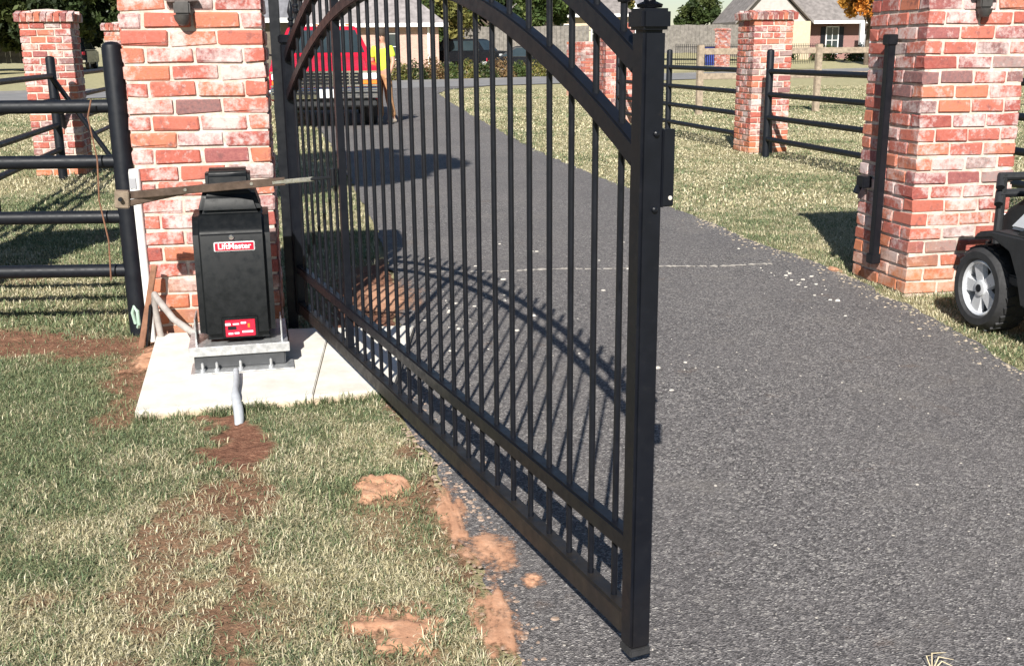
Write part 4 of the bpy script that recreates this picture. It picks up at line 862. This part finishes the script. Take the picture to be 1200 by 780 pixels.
def tree(label, x, y, h, rx, rz_, zc, n, size, cols, group='trees behind the road', z=None, clumps=46, trunk_r=.2, ry=None, name='tree', cat='tree'):
    z = float(terr(x, y)) if z is None else z; ry = ry or rx
    t = thing(name, label, cat, (x, y, z), random.uniform(0, 6), group)
    cc = rng.normal(size=(clumps, 3)); cc /= np.linalg.norm(cc, axis=1)[:, None]; cc *= (rng.uniform(.25, 1, clumps) ** .5)[:, None] * .86
    cc = cc * np.array([rx, ry, rz_]) + np.array([0, 0, zc])
    k = rng.integers(0, clumps, n); rad = rng.uniform(.18, .34, clumps) * min(rx, rz_)
    d = rng.normal(size=(n, 3)); d /= np.linalg.norm(d, axis=1)[:, None]
    pts = cc[k] + d * (rng.uniform(0, 1, n) ** .45 * rad[k])[:, None]
    base = np.array(cols)[rng.integers(0, len(cols), clumps)][k] * rng.uniform(.65, 1.35, n)[:, None]
    link('crown', leaf_mesh('crown', pts, size, base, MAT['leaf']), t)
    mb = MB(); zt = zc
    mb.sweep([(0, 0, -.2), (.03 * h * .1, .02, zt * .35), (-.05, .04, zt * .75), (.05, 0, zt + rz_ * .3)], [trunk_r * 1.25, trunk_r, trunk_r * .75, trunk_r * .25], 12)
    for i in range(min(14, clumps)):
        c_ = Vector(cc[i]); st = Vector((0, 0, zt * random.uniform(.45, .95))); mid = st.lerp(c_, .5) + Vector((0, 0, .15))
        mb.sweep([st, mid, c_], [trunk_r * .4, trunk_r * .22, trunk_r * .06], 7)
    mb.build('trunk', MAT['bark'], t); return t
DG = [(.035, .055, .018), (.05, .075, .022), (.028, .042, .016), (.075, .095, .03)]
MG = [(.065, .10, .03), (.09, .125, .035), (.05, .08, .025), (.12, .14, .045)]
AU = [(.42, .17, .03), (.50, .26, .05), (.30, .13, .03), (.16, .14, .04), (.55, .22, .04)]
YG = [(.16, .16, .045), (.22, .20, .06), (.10, .12, .035), (.26, .21, .07)]
T = tree
T('large dark green tree at the top left behind the brick fence pillar', -27.6, 64, 8, 4.2, 2.7, 3.5, 26000, .22, DG, clumps=70, trunk_r=.3)
T('dark green tree at the far left top corner', -33.5, 63, 8, 4.2, 2.8, 3.5, 26000, .22, DG, clumps=70, trunk_r=.3)
T('green tree between dark SUV and left gate pillar', -27.2, 72.5, 9, 4.2, 3.2, 3.8, 26000, .22, DG, clumps=60)
T('tall green tree right of the pink brick house roof', -5.4, 84, 11, 2.6, 4.6, 4.6, 11000, .26, MG)
T('yellow green tree beside the pink brick house', -3.6, 76, 9, 1.9, 3.6, 4.4, 5000, .2, YG)
T('leafy green tree seen through the top of the gate bars', 2.2, 78, 9, 2.3, 3.0, 4.3, 10000, .24, MG)
T('dark tree behind the parked black SUV', -1.6, 86, 9, 4.0, 2.6, 2.8, 12000, .27, DG)
T('small dark round tree left of the tan gabled house', 15.6, 92, 7, 2.0, 2.6, 2.9, 7000, .18, DG)
T('yellowish tree behind the gate end post', 8.4, 88, 8, 1.5, 2.4, 5.0, 3500, .18, YG)
T('orange autumn tree in front of the red brick wall, right', 24.6, 76.5, 7, 2.8, 1.9, 4.3, 8000, .17, AU, trunk_r=.14)
T('distant green tree at the far right behind the gate pillar', 33, 100, 11, 6, 4, 5, 7000, .3, MG)
T('dark tree left of the camera that shades the driveway', -3.75, 4.5, 8, 2.2, 1.2, 6.4, 20000, .14, DG, group='near trees', clumps=70, trunk_r=.12, z=0, ry=2.0)
def shrub(label, x, y, rx, h, n, size, cols, grp):
    z = float(terr(x, y)); t = thing('shrub', label, 'shrub', (x, y, z), 0, grp)
    k = rng.normal(size=(n, 3)); k /= np.linalg.norm(k, axis=1)[:, None]; k *= (rng.uniform(.2, 1, n) ** .4)[:, None]; k[:, 2] = np.abs(k[:, 2])
    k *= (1 + .25 * np.sin(k[:, :1] * 7 + x) * np.cos(k[:, 1:2] * 6))
    pts = k * np.array([rx, rx * .7, h]); base = np.array(cols)[rng.integers(0, len(cols), n)] * rng.uniform(.6, 1.4, n)[:, None]
    link('foliage', leaf_mesh('foliage', pts, size, base, MAT['leaf']), t)
    MB().sweep([(0, 0, -.05), (0, 0, h * .6)], .03, 6).build('stem', MAT['bark'], t)
ORD = 'first second third fourth fifth sixth seventh eighth ninth tenth eleventh twelfth thirteenth fourteenth'.split()
for i, x in enumerate(np.linspace(-9.5, 1.2, 14)):
    y = 53.6 + .62 * x + 1.6
    shrub('%s shrub in the roadside hedge beyond the gate, %s from the left' % (['leafy green', 'yellowish', 'dark green', 'brown'][i % 4], ORD[i]), float(x), y, .62 + random.random() * .25, .7 + random.random() * .35, 900, .075, [MG, YG, DG, [(.20, .12, .06), (.28, .2, .1)]][i % 4], 'roadside hedge shrubs')
for x, g_, nm_ in ((19.6, MG, 'leftmost'), (22.6, MG, 'second'), (25.2, DG, 'dark third'), (28.0, MG, 'rightmost')): shrub('green shrub at the foot of the right house wall, %s in the row' % nm_, x + .8, 82.6, 1.0, 1.1, 900, .11, g_, 'house foundation shrubs')

# ------------------------------------------------------------------ grass
def blades(name, x, y, z, L, wd_, cols, lean=1.0):
    n = len(x); ph = rng.uniform(0, 2 * np.pi, n); le = rng.uniform(.35, 1.25, n) * lean
    d = np.stack([np.cos(ph), np.sin(ph), np.zeros(n)], 1); p = np.stack([-np.sin(ph), np.cos(ph), np.zeros(n)], 1); up = np.array([0, 0, 1.])
    r_ = np.stack([x, y, z], 1); L_ = L[:, None]; w_ = wd_[:, None]; le = le[:, None]
    m = r_ + d * L_ * .42 * le + up * L_ * .50 / (.6 + .6 * le); tip = m + d * L_ * .52 * (le + .25) + up * L_ * (.38 - .42 * le)
    tip[:, 2] = np.maximum(tip[:, 2], z + .004)
    v = np.stack([r_ - p * w_ / 2, r_ + p * w_ / 2, m + p * w_ * .42, m - p * w_ * .42, tip], 1).reshape(-1, 3)
    b = np.arange(n)[:, None] * 5
    li = np.concatenate([b + np.array([0, 1, 2, 3]), b + np.array([3, 2, 4])], 1).reshape(-1)
    me = bpy.data.meshes.new(name); me.vertices.add(5 * n); me.vertices.foreach_set('co', v.reshape(-1)); me.loops.add(7 * n); me.loops.foreach_set('vertex_index', li)
    me.polygons.add(2 * n); me.polygons.foreach_set('loop_start', (np.arange(n)[:, None] * 7 + np.array([0, 4])).reshape(-1))
    at = me.attributes.new('Col', 'FLOAT_COLOR', 'POINT'); c4 = np.concatenate([np.repeat(cols, 5, 0), np.ones((5 * n, 1))], 1); at.data.foreach_set('color', c4.reshape(-1).astype(np.float32))
    me.materials.append(MAT['grass']); me.update(calc_edges=True); return struct(link(name, me), 'stuff')
STRAW = np.array([(.56, .505, .33), (.48, .43, .27), (.68, .62, .45), (.38, .335, .20), (.60, .545, .37)]); GREEN = np.array([(.175, .215, .105), (.225, .26, .135), (.12, .165, .08), (.28, .305, .165), (.145, .20, .11)])
def cols_for(x, y, bias=0., s=1.1):
    n = len(x); g_ = fbm(x * s, y * s, 77) * .60 + fbm(x * 7, y * 7, 78) * .40 + bias
    gp = sstep(.36, .66, g_) * .8 + .1; gr = rng.uniform(0, 1, n) < gp
    c = np.where(gr[:, None], GREEN[rng.integers(0, 5, n)], STRAW[rng.integers(0, 5, n)]); return c * rng.uniform(.6, 1.3, n)[:, None]
PB = [(LP0 + ax * a + ay * b) for a, b in ((0, 0), (LW, 0), (LW, LW), (0, LW))]; PRB = [(RP0 + ax * a + ay * b) for a, b in ((0, 0), (BW, 0), (BW, BW), (0, BW))]
def lawn_blades(name, n, x0, x1, y0, y1, L, W_, bias, side, soilk=1., zf=None, edge=.0):
    x = rng.uniform(x0, x1, n); y = rng.uniform(y0, y1, n)
    e = (fbm(x * 9, y * 9, 55) - .5) * .12
    k = (x < xl(y) - .03 + e) if side < 0 else (x > xr(y) - .03 + e)
    k &= ~in_poly(x, y, PAD) & ~in_poly(x, y, [tuple(q) for q in PB]) & ~in_poly(x, y, [tuple(q) for q in PRB])
    k &= rng.uniform(0, 1, n) > soil(x, y) * 1.02 * soilk
    k &= (np.abs(x) < y * .53 + .35)
    for cx_, cy_, r_ in ((-.425, 3.28, .10), (-.28, 2.38, .085)): k &= (np.hypot(x - cx_, y - cy_) + (fbm(x * 12, y * 12, 5) - .5) * .10 > r_) | (rng.uniform(0, 1, n) < .08)
    x = x[k]; y = y[k]; z = zf(x, y) if zf else np.full(len(x), -.006)
    z = z + .016 * (np.hypot(x + .425, y - 3.28) < .13) + .010 * (np.hypot(x + .28, y - 2.38) < .14)
    sm = fbm(x * 2.3, y * 2.3, 91)
    return blades(name, x, y, z, L * (rng.uniform(.35, 1.0, len(x)) + .9 * rng.uniform(0, 1, len(x)) ** 4) * (.6 + .8 * sm), W_ * rng.uniform(.7, 1.3, len(x)), cols_for(x, y, bias))
lawn_blades('lawn_grass', 520000, -2.7, .3, 1.7, 5.4, .027, .0024, .055, -1, zf=lambda x, y: lawn_h(x, y) - .003)
lawn_blades('back_lawn_grass', 190000, -5.6, -.5, 5.2, 11, .036, .005, .06, -1, zf=lambda x, y: np.where((y < 8.5) & (x > -4.1), lawn_h(x, y), -.012))
lawn_blades('verge_grass', 190000, 1.1, 4.6, 3.8, 9.6, .028, .004, -.02, 1)
lawn_blades('right_lawn_grass', 170000, -.6, 10, 9.4, 19, .034, .009, -.03, 1)
lawn_blades('left_lawn_grass', 100000, -11, -1.0, 11, 21, .045, .010, -.05, -1)

n_ = 2600; t_ = rng.uniform(0, 1, n_); kk = fbm(t_ * 9, t_ * 0 + 2., 61) > rng.uniform(.25, .75, n_); t_ = t_[kk]
ex = PAD[0][0] + (PAD[1][0] - PAD[0][0]) * t_; ey = PAD[0][1] + (PAD[1][1] - PAD[0][1]) * t_ - .006 - np.abs(rng.normal(0, .018, len(t_)))
blades('pad_edge_grass', ex, ey, lawn_h(ex, ey) - .003, .05 * rng.uniform(.5, 1.5, len(t_)), .0026 * rng.uniform(.7, 1.3, len(t_)), cols_for(ex, ey, .15), .6)
def far_blades(name, n, x0, x1, y0, y1, side):
    y = y0 + (y1 - y0) * rng.uniform(0, 1, n) ** 1.3; x = rng.uniform(x0, x1, n); k = (x < xl(y) - .05) if side < 0 else (x > xr(y) + .02)
    k &= np.abs(x) < y * .52; k &= ((x - R_O.x) * RN.x + (y - R_O.y) * RN.y) < -.1; x = x[k]; y = y[k]
    return blades(name, x, y, np.full(len(x), -.012), .04 * rng.uniform(.5, 1.4, len(x)), .017 * rng.uniform(.7, 1.3, len(x)), cols_for(x, y, -.04, .5))
far_blades('far_right_grass', 170000, -3, 18, 18, 40, 1)
far_blades('far_left_grass', 80000, -17, -2, 20, 34, -1)

# chips, pebbles and flakes on the drive; a dry sprig
def chips(name, pts, smin, smax, mat):
    mb = MB()
    for x, y in pts:
        s = smin + (smax - smin) * random.random() ** 2.2; k = random.randint(5, 7); a0 = random.random() * 6; h = s * random.uniform(.25, .5); pr = []
        for j in range(k): r_ = s * random.uniform(.5, 1.1); pr.append((x + r_ * math.cos(a0 + j * 6.283 / k) * 1.4, y + r_ * math.sin(a0 + j * 6.283 / k)))
        n = len(mb.v); c = (x, y, .009 + h)
        vs = [(px, py, .007) for px, py in pr] + [(x + (px - x) * .7, y + (py - y) * .7, .009 + h * .9) for px, py in pr]
        mb.add(vs, [tuple(range(k, 2 * k))] + [(j, (j + 1) % k, k + (j + 1) % k, k + j) for j in range(k)])
    return struct(mb.build(name, mat, smooth=0), 'stuff')
pts = [(random.gauss(1.75, .12), random.gauss(6.4, .42)) for _ in range(30)] + [(random.gauss(1.9, .08), random.gauss(5.6, .4)) for _ in range(7)] + [(random.uniform(-.6, 1.0), random.uniform(4.3, 8.0)) for _ in range(36)] + [(random.gauss(-.25, .22), random.gauss(5.7, .35)) for _ in range(34)]
pts = [p for p in pts if xl(p[1]) + .02 < p[0] < xr(p[1]) - .02]
chips('stone_chips', pts, .003, .017, MAT['chalk'])
pts = [(random.uniform(-.3, 2.4), random.uniform(1.9, 5)) for _ in range(150)]; pts = [p for p in pts if xl(p[1]) < p[0] < xr(p[1])]
chips('loose_gravel', pts, .002, .005, simple('grey_gravel', (.40, .37, .33), .9, 0, .4, 90))
ev = [(float(xl(y)) + random.gauss(.03, .05), y) for y in np.random.default_rng(3).uniform(1.9, 4.3, 420)]
chips('edge_gravel', ev, .003, .010, simple('brown_gravel', (.30, .22, .17), .95, 0, .5, 90))
ev = [(float(xr(y)) - abs(random.gauss(.02, .07)), y) for y in np.random.default_rng(4).uniform(4.2, 9, 420)]
chips('verge_gravel', ev, .003, .011, simple('tan_gravel', (.36, .30, .23), .95, 0, .5, 90))
sp = thing('dry_grass_sprig', 'dry straw coloured grass sprig lying on the asphalt', 'grass sprig', (.955, 2.18, .012), 0)
for a, L_ in ((.9, .07), (1.25, .085), (1.6, .06), (.5, .05)):
    MB().sweep([(0, 0, .002), (math.cos(a) * L_ * .6, math.sin(a) * L_ * .6, .02), (math.cos(a - .4) * L_, math.sin(a - .4) * L_, .012)], [.0016, .0015, .0006], 5).build('stem', MAT['straw'], sp)
